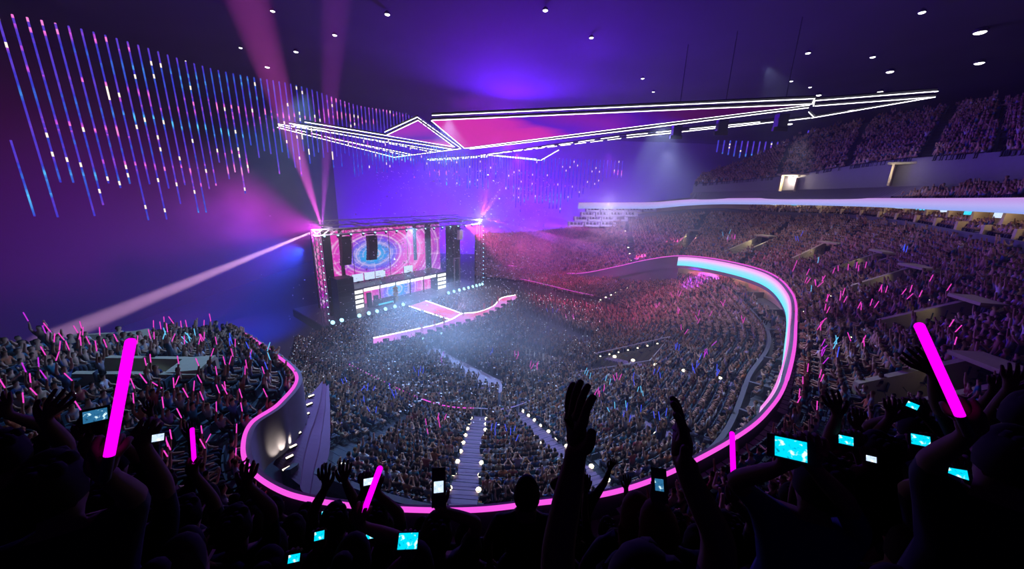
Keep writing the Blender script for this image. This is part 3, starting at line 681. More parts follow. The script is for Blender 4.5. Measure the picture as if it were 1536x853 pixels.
# ------------------------------------------------------------------ fixed seats (one object per row)
def seat_rows(t, label):
    allp = t.seats(0.56)
    for j in range(t.N):
        sel = [p for p in allp if p[3] == j]; mb = MB(); cnt = 0; vis = []
        for (p, yaw, u, jj) in sel:
            q = proj(p)
            if not (q[2] > 0 and -60 < q[0] < 1600 and q[1] < 860): continue
            A = Matrix.Rotation(yaw, 3, 'Z'); c = Vector(p)
            mb.box(c + A @ Vector((0, -0.02, 0.42)), (0.48, 0.42, 0.07), A); mb.box(c + A @ Vector((0, -0.27, 0.66)), (0.48, 0.06, 0.46), A); cnt += 1; vis.append(tuple(c + A @ Vector((0, -0.2, 0.40))))
        if cnt:
            for a_, b_ in zip(vis[:-1], vis[1:]): mb.tube([a_, b_], 0.02, 4)
            c0 = centroid(mb); o = mb.build('seat_row', M['seat'], loc=c0)
            tag(o, label % (j+1), 'seat row', 'fixed seat rows of the '+t.name.replace('tier_', '')+' tier')
seat_rows(lower, 'dark blue seat row of the lower bowl, row %d up from the floor')
seat_rows(left, 'dark blue seat row of the left balcony, row %d from its pink edge')
seat_rows(right, 'dark blue seat row of the right balcony, row %d from its edge')
seat_rows(upper, 'dark blue seat row of the upper right tier, row %d from its wall')

# ------------------------------------------------------------------ stage
S0 = at_z(495, 487, 1.5); S1 = at_z(722, 428, 1.5)
SYAW = math.atan2(S1[1]-S0[1], S1[0]-S0[0]); SR = Matrix.Rotation(SYAW, 3, 'Z')
SO = Vector((S0[0], S0[1], 0))
def SW(s, d, z): return SO + SR @ Vector((s, d, z))
def sobj(o, base=None):
    o.location = SO if base is None else SW(*base); o.rotation_euler = (0, 0, SYAW); return o
def sthing(name, label, cat, base=(0, 0, 0), group=None):
    return empty(name, label, cat, tuple(SW(*base)), SYAW, group)
def spl(px_, py_, d):
    n = SR @ Vector((0, 1, 0)); r_ = Vector(ray(px_, py_)); t = ((Vector(S0)-Vector(EYE)).dot(n)+d)/r_.dot(n); P = Vector(EYE)+r_*t
    q = SR.transposed() @ (P-SO); return q.x, q.z
st = sthing('stage_deck', 'main stage platform with glossy dark deck', 'stage')
MB().box((18, 6.5, 1.4), (38, 13.0, 0.2)).build('deck', M['deck'], st)
mb = MB(); mb.box((18, 0.1, 0.65), (38, 0.2, 1.3)); mb.box((-1, 6.5, 0.65), (0.2, 13, 1.3)); mb.box((37, 6.5, 0.65), (0.2, 13, 1.3)); mb.build('skirt', M['black'], st)
# main screen
scr = sthing('led_wall', 'huge LED wall with pink and cyan rings behind the stage', 'LED screen')
M['screen'] = led_rings('main_screen_picture', 14.0, 10.6, 0.62, 1.0); M['screen2'] = led_rings('lower_screen_picture', 17.3, 3.0, 0.9, 1.0)
MB().box((16.9, 9.6, 8.6), (28.6, 0.2, 14.4)).build('screen', M['screen'], scr)
mb = MB()
for x in (9.6, 17.5, 22.0): mb.box((x, 9.46, 9.5), (0.09, 0.05, 12.5))
mb.build('seam', M['black'], scr); MB().box((16.9, 9.95, 8.6), (29, 0.4, 14.8)).build('frame', M['black'], scr)
for x, w, z0, z1, d, lb in [(2.6, 1.25, 1.5, 16.2, 4.2, 'wide black column left of the line arrays'), (7.0, 0.5, 5.4, 16, 8.6, 'thin black column behind the left line array'), (23.4, 0.55, 8.2, 15.8, 8.6, 'short thin black column hanging in front of the LED wall'), (27.2, 1.3, 4.4, 15.8, 8.9, 'wide black column near the right end of the LED wall')]:
    o = MB().box((x, d, (z0+z1)/2), (w, 0.5, z1-z0)).box((x, d, z1+0.1), (w+0.2, 0.7, 0.2)).build('masking_column', M['black']); sobj(o); tag(o, lb, 'column')
# riser with light panels and lower screen
rs = sthing('band_riser', 'raised band platform with white light panels and lower LED picture', 'platform')
MB().box((17.3, 7.0, 5.25), (23.4, 4.9, 0.3)).build('deck', M['deck'], rs)
mb = MB(); mb.box((7.2, 6.0, 3.3), (2.6, 3, 3.6)); mb.box((27.3, 6.0, 3.3), (2.9, 3, 3.6)); mb.box((17.3, 8.0, 3.2), (18, 2.5, 3.4)); mb.build('body', M['black'], rs)
for x in (7.2, 27.4):
    for z in (1.9, 2.85, 3.8, 4.75): MB().box((x, 4.42, z), (2.3, 0.12, 0.62)).build('light_panel', M['whitepan'], rs)
for k in range(5): MB().box((10.3+3.5*k, 4.6, 4.85), (3.2, 0.12, 0.62)).build('light_panel', M['whitepan'], rs)
for x in (8.55, 12.0, 15.5, 19.0, 22.5, 25.9): MB().box((x, 4.7, 3.4), (0.14, 0.2, 3.7)).build('post', M['black'], rs)
MB().box((17.3, 6.6, 2.95), (17.0, 0.15, 3.1)).build('lower_screen', M['screen2'], rs)
for k, x in enumerate((8.7, 11.2, 13.6, 20.4)):
    t_ = sthing('side_monitor', 'small pale video monitor standing on the band platform', 'monitor', (x+1, 8.6, 5.4), 'video monitors on the band platform')
    MB().box((0, 0, 1.0), (2.2, 0.12, 1.5)).build('panel', M['phone_w'], t_); MB().box((0, 0.06, 0.9), (2.3, 0.1, 1.65)).box((0, 0, 0.15), (0.4, 0.3, 0.3)).build('stand', M['black'], t_)
# PA tower block
t_ = sthing('speaker_tower', 'tall dark speaker tower at the left front of the stage', 'speaker')
MB().box((3.3, 1.3, 5.2), (2.8, 2.4, 7.4)).build('body', M['dkgrey'], t_)
mb = MB()
for i in range(7): mb.box((3.3, 0.06, 2.1+i*1.03), (2.5, 0.08, 0.92))
mb.build('grille', M['black'], t_)
# line arrays
def line_array(s, d, zt, label, n=10, mat='black', sc=1.0):
    t_ = sthing('line_array', label, 'speaker')
    MB().box((s, d, zt+0.12), (1.6*sc, 0.9, 0.16)).tube([(s, d, zt+0.2), (s, d, 16.6)], 0.05, 5).build('bumper', M['black'], t_)
    x = 0; z = zt; a = 0
    for i in range(n):
        a = 0.012*i*i/1.6*0.5; y = d-0.02*i+ (0.011*i*i); z -= 0.53*sc
        A = Matrix.Rotation(-min(a, 0.5), 3, 'X')
        MB().box((s, y, z), (1.75*sc, 1.0*sc, 0.49*sc), A).box((s, y-0.52*sc, z-0.05), (1.5*sc, 0.06, 0.36*sc), A).build('cabinet', M[mat], t_)
    return t_
line_array(6.5, 5.6, 15.4, 'curved black line array hanging left in front of the LED wall')
line_array(11.6, 5.6, 15.2, 'curved black line array hanging nearer the centre of the LED wall', 9)
line_array(33.3, 4.5, 14.8, 'small pale curved line array by the right tower', 6, 'white', 0.7)
# truss portal
def truss_mb(a, b, w=0.6, nseg=14, r=0.05):
    a, b = Vector(a), Vector(b); mb = MB(); t = (b-a).normalized(); x = t.cross(Vector((0, 1, 0)));
    if x.length < 0.1: x = t.cross(Vector((1, 0, 0)))
    x.normalize(); y = t.cross(x); cs = [(x+y), (x-y), (-x-y), (-x+y)]
    for c_ in cs: mb.tube([a+c_*w/2, b+c_*w/2], r, 5)
    for k in range(nseg):
        p = a+(b-a)*(k/nseg); q = a+(b-a)*((k+1)/nseg)
        for i in range(4): mb.tube([p+cs[i]*w/2, q+cs[(i+1) % 4]*w/2], r*0.6, 4)
    return mb
gt = sthing('truss_portal', 'metal lighting truss portal framing the stage', 'truss')
truss_mb((-0.4, 0.4, 0), (-0.4, 0.4, 17), 0.9, 16, 0.07).build('tower', M['truss'], gt); truss_mb((35.6, 0.4, 0), (35.6, 0.4, 17), 0.8, 16, 0.07).build('tower', M['truss'], gt)
truss_mb((-0.9, 0.4, 16.8), (36, 0.4, 16.8), 0.9, 30, 0.07).build('top_chord', M['truss'], gt)
truss_mb((2, 8.5, 17.4), (36, 8.5, 17.4), 0.9, 30, 0.06).build('rear_chord', M['truss'], gt)
for s in (2, 9, 16, 23, 30, 35.6): truss_mb((s, 0.4, 17.2), (s, 8.5, 17.2), 0.5, 6, 0.05).build('cross_beam', M['truss'], gt)
def lamp_head(base, label, grp, mat='flood', r=0.16, tilt=-0.5, name='stage_light'):
    t_ = sthing(name, label, 'stage light', base, grp)
    A = Matrix.Rotation(math.pi/2+tilt, 3, 'X')
    MB().lathe([(r*0.7, -r*1.6), (r*1.15, -r*0.5), (r*1.2, r*0.9)], 8, (0, 0, 0), A).box((0, 0, -r*1.5), (r*2, r*0.6, r*0.5)).build('housing', M['black'], t_)
    MB().lathe([(0.02, r*0.92), (r*1.05, r*0.95), (r*0.9, r*1.15), (0.02, r*1.3)], 10, (0, 0, 0), A).build('lens', M[mat], t_)
    return t_
_p = lamp_head((0.3, -0.15, 1.75), 'bright blue white floodlight on the stage front edge', 'footlights along the stage front edge', r=0.34)
fl = [(0.3), (1.8)] + [4.9, 6.7, 8.3, 10.0, 12.0, 13.8] + [25.2, 26.8, 28.4, 29.8, 31.2, 32.6, 33.8, 34.9, 35.8]
for i, s in enumerate(fl):
    o = _p if i == 0 else copy_tree(_p); o.location = SW(s, -0.15, 1.8)
_p = lamp_head((0, 0, 16.1), 'small bright spotlight hanging under the top truss', 'spotlights under the top truss', r=0.17, tilt=-0.9)
for i in range(17):
    o = _p if i == 0 else copy_tree(_p); o.location = SW(0.6+i*2.15, 0.0, 16.1)
_p = lamp_head((0, 0, 0), 'small blue white lamp on the right truss tower', 'lamps up the right truss tower', r=0.13)
for i in range(14):
    o = _p if i == 0 else copy_tree(_p); o.location = SW(36.3, -0.1, 2.4+i*1.02)
_p = lamp_head((0, 0, 0), 'small blue white lamp on the left truss tower', 'lamps up the left truss tower', r=0.1)
for i in range(12):
    o = _p if i == 0 else copy_tree(_p); o.location = SW(-0.2, -0.35, 2.4+i*1.15)
# dark side wall panel right of the screen
t_ = sthing('dark_side_drape', 'tall black drape right of the LED wall', 'drape')
mb = MB(); cv = [(31.4+i*0.22, 7.5+0.12*math.sin(i*1.3), 0) for i in range(22)]
mb.strip([[(a, b, 1.5) for a, b, c in cv], [(a, b, 15.6) for a, b, c in cv], [(a, b+0.1, 15.6) for a, b, c in cv], [(a, b+0.1, 1.5) for a, b, c in cv]]); mb.build('cloth', M['black'], t_)
for x, z1, lb in ((30.0, 8.5, 'grey open steel frame right of the light panels'),):
    t_ = sthing('steel_frame', lb, 'frame'); mb = MB()
    for a in (0, 1.6): mb.box((x+a, 3.0, z1/2+0.7), (0.2, 0.2, z1-1.4))
    mb.box((x+0.8, 3.0, z1-0.05), (1.9, 0.2, 0.25)); mb.build('tube', M['truss'], t_)
# DJ booth
s_, z_ = spl(577, 455, 3.0)
t_ = sthing('dj_booth', 'dark DJ booth with glowing cyan front strip', 'booth', (s_, 3.0, 1.5))
MB().box((0, 0, 0.6), (4.2, 1.0, 1.2)).box((0, -0.1, 1.25), (4.4, 1.3, 0.12)).build('desk', M['black'], t_); MB().box((0, -0.56, 0.55), (3.2, 0.06, 0.3)).build('light_strip', M['phone_c'], t_)
MB().box((-0.8, 0, 1.38), (0.9, 0.6, 0.1)).box((0.9, 0, 1.38), (0.9, 0.6, 0.1)).lathe([(0.3, 1.44), (0.3, 1.47)], 12, (-0.8, 0, 0)).build('turntable', M['dkgrey'], t_)
for x, lb in ((9.3, 'tall dark door panel left of the DJ booth'), (10.7, 'shorter dark panel beside the DJ booth')):
    o = MB().box((x, 4.0, 2.9 if x < 10 else 2.5), (0.8, 0.5, 2.8 if x < 10 else 2.0)).box((x, 3.7, 1.6), (1.0, 0.3, 0.2)).build('doorway_flat', M['black']); sobj(o); tag(o, lb, 'panel')
s_, z_ = spl(594, 449, 3.5)
t_ = sthing('gold_totem', 'tall gold patterned totem right of the DJ booth', 'stage prop', (s_, 3.5, 1.5))
mb = MB()
for i in range(5): mb.lathe([(0.35, i*0.62), (0.55, i*0.62+0.15), (0.5, i*0.62+0.42), (0.32, i*0.62+0.58)], 8)
mb.build('body', M['drum'], t_)
# drum kits / keyboards on the riser
def drum_kit(s, d, label):
    t_ = sthing('drum_kit', label, 'drum kit', (s, d, 5.4))
    A = Matrix.Rotation(math.pi/2, 3, 'X')
    MB().lathe([(0.35, -0.25), (0.35, 0.25)], 14, (0, 0, 0.4), A).build('bass_drum', M['white'], t_)
    for x, y, z in ((-0.5, -0.1, 0.8), (0.5, -0.1, 0.8), (0.75, 0.4, 0.55)): MB().lathe([(0.22, -0.15), (0.22, 0.15)], 12, (x, y, z)).tube([(x, y, 0), (x, y, z)], 0.02, 4).build('tom', M['drum'], t_)
    for x, y, z in ((-0.9, 0.1, 1.2), (0.95, 0.0, 1.3)): MB().lathe([(0.02, 0.03), (0.33, 0.0), (0.33, -0.01)], 14, (x, y, z)).tube([(x, y, 0), (x, y, z)], 0.02, 4).build('cymbal', M['drum'], t_)
drum_kit(13.6, 6.2, 'drum kit on the band platform, left one'); drum_kit(21.0, 6.6, 'drum kit on the band platform, right one')
t_ = sthing('keyboard_table', 'pale keyboard table on the band platform between the drum kits', 'table', (16.3, 6.0, 5.4))
MB().box((0, 0, 0.9), (2.6, 0.7, 0.12)).build('top', M['tan'], t_)
for x in (-1.1, 1.1): MB().tube([(x, -0.3, 0), (-x*0.2, 0.3, 0.88)], 0.04, 5).build('leg', M['black'], t_)
t_ = sthing('guitar_rack', 'beige equipment rack on the right of the band platform', 'rack', (25.0, 6.4, 5.4)); MB().box((0, 0, 0.5), (1.2, 0.6, 1.0)).box((0, -0.32, 0.55), (1.0, 0.06, 0.7)).build('body', M['tan'], t_)

# catwalk
def cw(pts, z=1.5): return [at_z(x, y, z) for x, y in pts]
far_e = cw([(560, 507), (614, 495.7), (655, 486.6), (678, 478.5), (693, 470.5), (717, 467.8), (740, 458.8), (752, 447), (773, 442.5)])
near_e = cw([(560, 515), (614, 506), (650, 497), (672, 491), (692, 485.5), (722, 475), (740, 467.5), (758, 457), (776, 446.5)])
fe = catmull(far_e, 49); ne = catmull(near_e, 49)
def led_floor_mat(name):
    m, nt, out = newmat(name); tc = N(nt, 'ShaderNodeTexCoord'); nz = N(nt, 'ShaderNodeTexNoise'); nz.inputs['Scale'].default_value = 0.16; nz.inputs['Detail'].default_value = 3
    nt.links.new(tc.outputs['Object'], nz.inputs['Vector'])
    c = ramp(nt, nz.outputs['Fac'], [(0.33, (0.55, 0.25, 1.0)), (0.45, (0.95, 0.25, 0.95)), (0.55, (1.0, 0.32, 0.85)), (0.68, (1.0, 0.06, 0.25))])
    e = N(nt, 'ShaderNodeEmission'); e.inputs[1].default_value = 1.25; nt.links.new(c, e.inputs[0]); nt.links.new(e.outputs[0], out.inputs[0]); return m
M['ledfloor'] = led_floor_mat('glowing_pink_floor')
rw = empty('curved_runway', 'curved runway glowing pink across the floor crowd', 'runway', tuple(ne[24]*np.array([1, 1, 0])))
L = ne[24]*np.array([1, 1, 0])
MB().strip([fe-L, ne-L]).build('led_top', M['ledfloor'], rw)
lo1 = ne-L; lo1 = lo1.copy(); b1 = lo1.copy(); b1[:, 2] = 0; b2_ = (fe-L).copy(); t_b = (fe-L).copy(); t_b[:, 2] -= 0.02; b2_[:, 2] = 0
M['pinkside'] = surf('pink_runway_side', (0.65, 0.25, 0.5), 0.5)
MB().strip([lo1-[0, 0, 0.02], b1, b2_, t_b]).build('skirt', M['pinkside'], rw)
mb = MB(); mb.tube((fe-L).tolist(), 0.12, 6); mb.build('edge_light', M['halo'], rw)
ce = empty('centre_catwalk', 'straight catwalk glowing pink from stage to runway', 'runway', tuple(at_z(655, 468, 0)))
Lc = at_z(655, 468, 0); q4 = [p-Lc for p in cw([(613.5, 459), (638.5, 450.8), (693, 470), (676, 479.5)])]
mb = MB(); mb.add(q4, [(0, 1, 2, 3)]); mb.build('led_top', M['ledfloor'], ce)
mb = MB()
for a, b in ((0, 3), (1, 2)): mb.add([q4[a]-[0, 0, .02], q4[b]-[0, 0, .02], q4[b]*[1, 1, 0], q4[a]*[1, 1, 0]], [(0, 1, 2, 3)])
mb.build('skirt', M['black'], ce)
mb = MB(); mb.tube([q4[0], q4[3]], 0.1, 6); mb.tube([q4[1], q4[2]], 0.1, 6); mb.build('edge_light', M['halo'], ce)
RWP = [(p[0], p[1]) for p in fe] + [(p[0], p[1]) for p in ne[::-1]]
CWP = [(p[0]+Lc[0], p[1]+Lc[1]) for p in q4]
_proto = None
for i in range(15):
    p = ne[2+3*i]; n_ = (ne[2+3*i]-fe[2+3*i])[:2]; n_ = n_/np.hypot(*n_)
    if _proto is None:
        _proto = empty('runway_speaker', 'small black wedge speaker on the near edge of the runway', 'speaker', (0, 0, 0), 0, 'wedge speakers along the runway')
        MB().add([(-.45, -.3, 0), (.45, -.3, 0), (.45, .3, 0), (-.45, .3, 0), (-.45, -.3, .15), (.45, -.3, .15), (.45, .3, .5), (-.45, .3, .5)], [(3, 2, 1, 0), (4, 5, 6, 7), (0, 1, 5, 4), (1, 2, 6, 5), (2, 3, 7, 6), (3, 0, 4, 7)]).build('cabinet', M['black'], _proto)
        MB().add([(-.4, -.24, .19), (.4, -.24, .19), (.4, .24, .48), (-.4, .24, .48)], [(0, 1, 2, 3)]).build('grille', M['dkgrey'], _proto); o = _proto
    else: o = copy_tree(_proto)
    o.location = (p[0]-n_[0]*0.3, p[1]-n_[1]*0.3, 1.5); o.rotation_euler = (0, 0, math.atan2(n_[1], n_[0])-math.pi/2)
_p = lamp_head((0, 0, 0), 'bright white footlight low on the near side of the runway', 'footlights under the runway edge', r=0.2)
for i in range(8):
    p = ne[3+6*i]; n_ = (ne[3+6*i]-fe[3+6*i])[:2]; n_ = n_/np.hypot(*n_); o = _p if i == 0 else copy_tree(_p); o.location = (p[0]+n_[0]*0.4, p[1]+n_[1]*0.4, 0.9)
# barriers inside the pit
for pts, lb in (([(720, 474), (706, 467), (690, 462)], 'pale crowd barrier in the right pit near the runway'), ([(655, 482), (664, 480), (648, 474)], 'pale crowd barrier in the left pit near the catwalk')):
    P = [at_z(x, y, 1.1) for x, y in pts]; mb = MB(); mb.tube(P, 0.06, 6)
    for p in P: mb.tube([p, p*[1, 1, 0]], 0.05, 5)
    tag(mb.build('pit_barrier', M['steel']), lb, 'railing')
# dancers
for k, (x, y, pi, lb) in enumerate([(633, 499, 4, 'red dancer with one arm raised, leftmost on the runway'), (652, 492.5, 8, 'red dancer second from the left on the runway'), (666.5, 489.5, 7, 'red dancer with both arms up left of the runway crossing'), (695, 474.5, 6, 'dark dressed performer at the runway crossing'), (726, 466, 7, 'red dancer first to the right of the crossing'), (738, 461, 8, 'red dancer second to the right of the crossing'), (747, 455, 4, 'red dancer nearest the right tip of the runway')]):
    vs, fs, tg = P_HI[{4: 7, 8: 8, 7: 7, 6: 6}[pi]]; me = bpy.data.meshes.new('dancer'); me.from_pydata([tuple(v) for v in vs], [], fs); me.materials.append(M['people'])
    shc = (0.03, 0.03, 0.04) if pi == 6 else (0.75, 0.06, 0.14); pal = np.array([(0.5, 0.12, 0.12) if pi != 6 else (.2, .12, .08), shc, shc, (0.05, 0.01, 0.01)]); set_tint(me, pal[tg])
    o = bpy.data.objects.new('dancer', me); COL.objects.link(o); P = at_z(x, y, 1.5); o.location = tuple(P); o.rotation_euler = (0, 0, RNG.uniform(2.4, 4.0))
    tag(o, lb, 'person')

# stage-light floods under the deck crowd runners on the floor
mb = MB(); a = [at_z(x, y, 0.03) for x, y in ((636, 528), (652, 521), (770, 580), (742, 592))]; mb.add(a, [(0, 1, 2, 3)])
RUN1 = [(p[0], p[1]) for p in a]; tag(mb.build('floor_runner', M['path']), 'pale pink aisle runner across the floor crowd', 'runner')
mb = MB(); a = [at_z(x, y, 0.03) for x, y in ((748, 515), (760, 511), (868, 548), (836, 549))]; mb.add(a, [(0, 1, 2, 3)])
RUN2 = [(p[0], p[1]) for p in a]; tag(mb.build('floor_runner', M['path2']), 'beige aisle runner toward the sunken entrance', 'runner')
mb = MB(); a = [at_z(x, y, 0.03) for x, y in ((775, 480), (790, 470), (900, 515), (870, 520))]; 
RUN3 = [(p[0], p[1]) for p in a]

# ------------------------------------------------------------------ overhead light frame
ZF = 31.5
def fz(x, y): return at_z(x, y, ZF)
def halo(name, segs, label, cat='light truss', r=0.1, beams=True):
    t_ = empty(name, label, cat, tuple(fz(*segs[0][0])))
    L0 = fz(*segs[0][0])
    for (a, b, dash) in segs:
        A, B = fz(*a)-L0, fz(*b)-L0; D_ = B-A; L = np.linalg.norm(D_); dm = ((a[0]+b[0])/2-768)
        d0 = abs(proj(A+L0)[2]); d1 = abs(proj(B+L0)[2])
        mb = MB()
        if dash:
            n_ = max(3, int(L/dash))
            for i in range(n_):
                f0, f1 = i/n_, (i+0.72)/n_; mb.tube([A+D_*f0, A+D_*f1], [(d0+(d1-d0)*f0)*0.0006+0.008, (d0+(d1-d0)*f1)*0.0006+0.008], 5)
        else: mb.tube([A, B], [d0*0.0007+0.008, d1*0.0007+0.008], 6)
        mb.build('light_tube', M['halo'], t_)
    if beams:
        for (a, b, dash) in segs:
            A, B = fz(*a)-L0, fz(*b)-L0; MB().tube([A+[0, 0, 0.16], B+[0, 0, 0.16]], 0.09, 4).build('beam', M['black'], t_)
    return t_, L0
def ledpanel(name, stops, axis_vec, L):
    m, nt, out = newmat(name); tc = N(nt, 'ShaderNodeTexCoord'); dp = N(nt, 'ShaderNodeVectorMath', operation='DOT_PRODUCT')
    nt.links.new(tc.outputs['Object'], dp.inputs[0]); dp.inputs[1].default_value = tuple(axis_vec)
    nz = N(nt, 'ShaderNodeTexNoise'); nz.inputs['Scale'].default_value = 0.12; nt.links.new(tc.outputs['Object'], nz.inputs['Vector'])
    f = math_n(nt, 'ADD', math_n(nt, 'DIVIDE', dp.outputs['Value'], L), math_n(nt, 'MULTIPLY', math_n(nt, 'SUBTRACT', nz.outputs['Fac'], 0.5), 0.22))
    c = ramp(nt, f, stops); e = N(nt, 'ShaderNodeEmission'); e.inputs[1].default_value = 0.75; nt.links.new(c, e.inputs[0]); nt.links.new(e.outputs[0], out.inputs[0]); m.cycles.emission_sampling = 'NONE'
    return m
t_, L0 = halo('suspended_light_truss', [((648, 173), (1222, 148), 0), ((648, 180.5), (1218, 156), 0), ((647, 181), (696, 222), 0), ((697, 222.5), (940, 191.5), 0), ((705, 223.5), (940, 196), 0), ((940, 191.5), (1215, 157.5), 0), ((940, 196), (1213, 161.5), 0), ((1222, 148), (1218, 156), 0)], 'large wedge shaped frame of white light tubes with violet and pink panel')
P3 = [fz(649, 182)-L0, fz(1212, 158)-L0, fz(697, 221)-L0]; ax = P3[1]-P3[2]*0.5; Lx = np.linalg.norm(ax); ax = ax/Lx
M['panelA'] = ledpanel('violet_pink_panel', [(0.0, (0.95, 0.05, 0.6)), (0.12, (0.85, 0.04, 0.65)), (0.20, (0.16, 0.02, 0.8)), (0.34, (0.30, 0.02, 0.6)), (0.45, (0.10, 0.01, 0.5)), (0.6, (0.10, 0.005, 0.12)), (0.8, (0.01, 0.002, 0.02))], ax, Lx)
mb = MB(); mb.add(P3+[p+np.array([0, 0, 0.25]) for p in P3], [(0, 1, 2), (3, 5, 4), (0, 3, 4, 1), (1, 4, 5, 2), (2, 5, 3, 0)]); mb.build('panel', M['panelA'], t_)
t_, L0 = halo('suspended_light_truss', [((577, 198), (626, 175.6), 0), ((580, 202.6), (627, 180.5), 0), ((626, 175.6), (691, 222), 2.2), ((627, 180.5), (682, 220.5), 2.2)], 'small peaked frame of white light tubes with pink panel')
P3 = [fz(581, 203)-L0, fz(627, 181)-L0, fz(680, 222)-L0]
M['panelB'] = ledpanel('pink_panel', [(0.0, (0.55, 0.05, 0.75)), (0.4, (0.2, 0.06, 0.75)), (0.75, (0.8, 0.08, 0.7)), (1.0, (0.9, 0.12, 0.6))], (P3[2]-P3[0])/np.linalg.norm(P3[2]-P3[0]), np.linalg.norm(P3[2]-P3[0]))
mb = MB(); mb.add(P3+[p+np.array([0, 0, 0.25]) for p in P3], [(0, 1, 2), (3, 5, 4), (0, 3, 4, 1), (1, 4, 5, 2), (2, 5, 3, 0)]); mb.build('panel', M['panelB'], t_)
halo('suspended_light_truss', [((417, 186), (662, 226.4), 0), ((416, 191), (591, 235.8), 0), ((591, 235.8), (691, 223), 0), ((434, 185), (677, 223.5), 0), ((457, 183), (682, 220), 0), ((494, 207), (617, 231.5), 0), ((419, 188.5), (610, 233.5), 3.0), ((440, 187.5), (655, 229), 3.0)], 'long narrow fan of white light tubes pointing left above the stage')
halo('suspended_light_truss', [((1222, 151), (1405, 137), 0), ((1222, 159), (1403, 145.5), 0), ((1217, 177), (1403, 145.5), 0), ((1222, 151), (1220, 159), 0), ((1213, 168), (1221, 176), 0)], 'narrow right hand tip of the white light tube frame')
halo('suspended_light_truss', [((940, 206.5), (1075, 192), 0), ((1090, 191), (1160, 183), 0), ((940, 203), (1160, 181), 4.0), ((1180, 181), (1215, 177), 0), ((720, 233), (940, 206.5), 3.2), ((735, 231), (940, 203), 4.4), ((640, 239), (738, 233), 1.8), ((645, 240.5), (735, 235), 3.4)], 'dashed rail of small white lamps along the frame underside')
halo('suspended_light_truss', [((735, 233), (811, 240.5), 0), ((745, 233), (804, 238.5), 0), ((811, 240.5), (838, 225), 0)], 'small dark triangular frame edged by one white tube')
_p = None
for x, y in [(1015, 195), (1083, 188), (1172, 181)]:
    P = fz(x, y); 
    if _p is None:
        _p = empty('hoist_box', 'black hoist box hanging on the right half of the light frame', 'hoist', tuple(P), 0, 'hoist boxes on the light frame'); MB().box((0, 0, 0), (1.0, 0.7, 1.2)).box((0, 0, -0.8), (1.4, 0.3, 0.4)).build('body', M['black'], _p)
        MB().tube([(0, 0, 0.5), (0, 0, 9)], 0.04, 4).build('cable', M['black'], _p); o = _p
    else: o = copy_tree(_p)
    o.location = tuple(P)

# round ceiling lights
DL = [(409, 17, 3), (502, 53, 3), (361, 72, 2.2), (444, 78, 3), (401, 101, 3), (581, 22, 3.6), (818, 16, 3.6), (887, 57, 3), (1383, 19, 4), (1470, 49, 6.5), (1212, 80, 3), (1309, 86, 3), (1335, 108, 4.2), (1469, 95, 5), (1187, 122, 2), (1215, 131, 2), (1228, 143, 3), (1320, 138, 3.4), (964, 118, 2.2), (980, 138, 1.8), (1404, 137, 2.5), (1277, 166, 3.6), (1184, 186, 3.8), (961, 157, 1.4)]
for i, (x, y, rp) in enumerate(DL):
    zc = 41.0
    for _ in range(12): P = at_z(x, y, zc); zc = ceil_z(P[0], P[1])-0.45
    P = at_z(x, y, zc); D = proj(P)[2]; r = rp*D/530*1.05
    o = empty('ceiling_light', 'round white lamp under the dark ceiling', 'ceiling light', tuple(P), 0, 'round white lamps under the ceiling')
    MB().lathe([(r*1.15, 0.0), (r*1.2, r*0.5), (r*0.7, r*1.1), (0.05, r*1.2)], 14).tube([(0, 0, r*1.1), (0, 0, 0.6)], 0.03, 4).build('housing', M['black'], o)
    MB().lathe([(0.02, -r*0.28), (r*0.7, -r*0.2), (r, 0), (r, 0.03)], 16).build('diffuser', M['lamp'], o)

# hanging LED tubes
def dz_point(x, D, z):
    a = (x-768)/F; b = (z-H-D*FW[2]-D*RT[2]*a)/(D*UP[2]); return EYE+D*(FW+RT*a+UP*b)
_tm = {}
def hang(x, D, z0, z1, label, grp, r):
    P = dz_point(x, D, z1); L = z1-z0; key = round(r, 2)
    if key not in _tm: _tm[key] = MB().tube([(0, 0, 0), (0, 0, -1)], key, 5).mesh('hanging_tube', M['hang'])
    o = bpy.data.objects.new('hanging_light_tube', _tm[key]); COL.objects.link(o); o.location = tuple(P); o.scale = (1, 1, L)
    tag(o, label, 'light tube', grp)
rg = random.Random(3)
for n_ in range(-1, 74):
    x = 18+23*n_/(1+0.0217*n_); D = 28*(1+0.0217*n_); zt = 36.4+0.3*math.sin(n_*0.25)
    base = 20.5+ (3.5 if n_ % 3 == 0 else 0)
    if n_ < 17: zb = 20.0+rg.choice([0, 0.6, 1.6, 3.2, 3.6]) 
    elif n_ < 22: zb = 22+rg.uniform(0, 5.0)
    else: zb = 25.5+rg.uniform(-0.5, 3.5)
    hang(x, D, zb, zt, 'long hanging LED tube, blue and pink, '+('near left of the curtain' if n_ < 14 else 'middle of the curtain' if n_ < 36 else 'far end of the curtain behind the light frame'), 'hanging LED tubes '+('near left' if n_ < 14 else 'middle left' if n_ < 36 else 'far left'), 0.075 if n_ < 20 else 0.08)
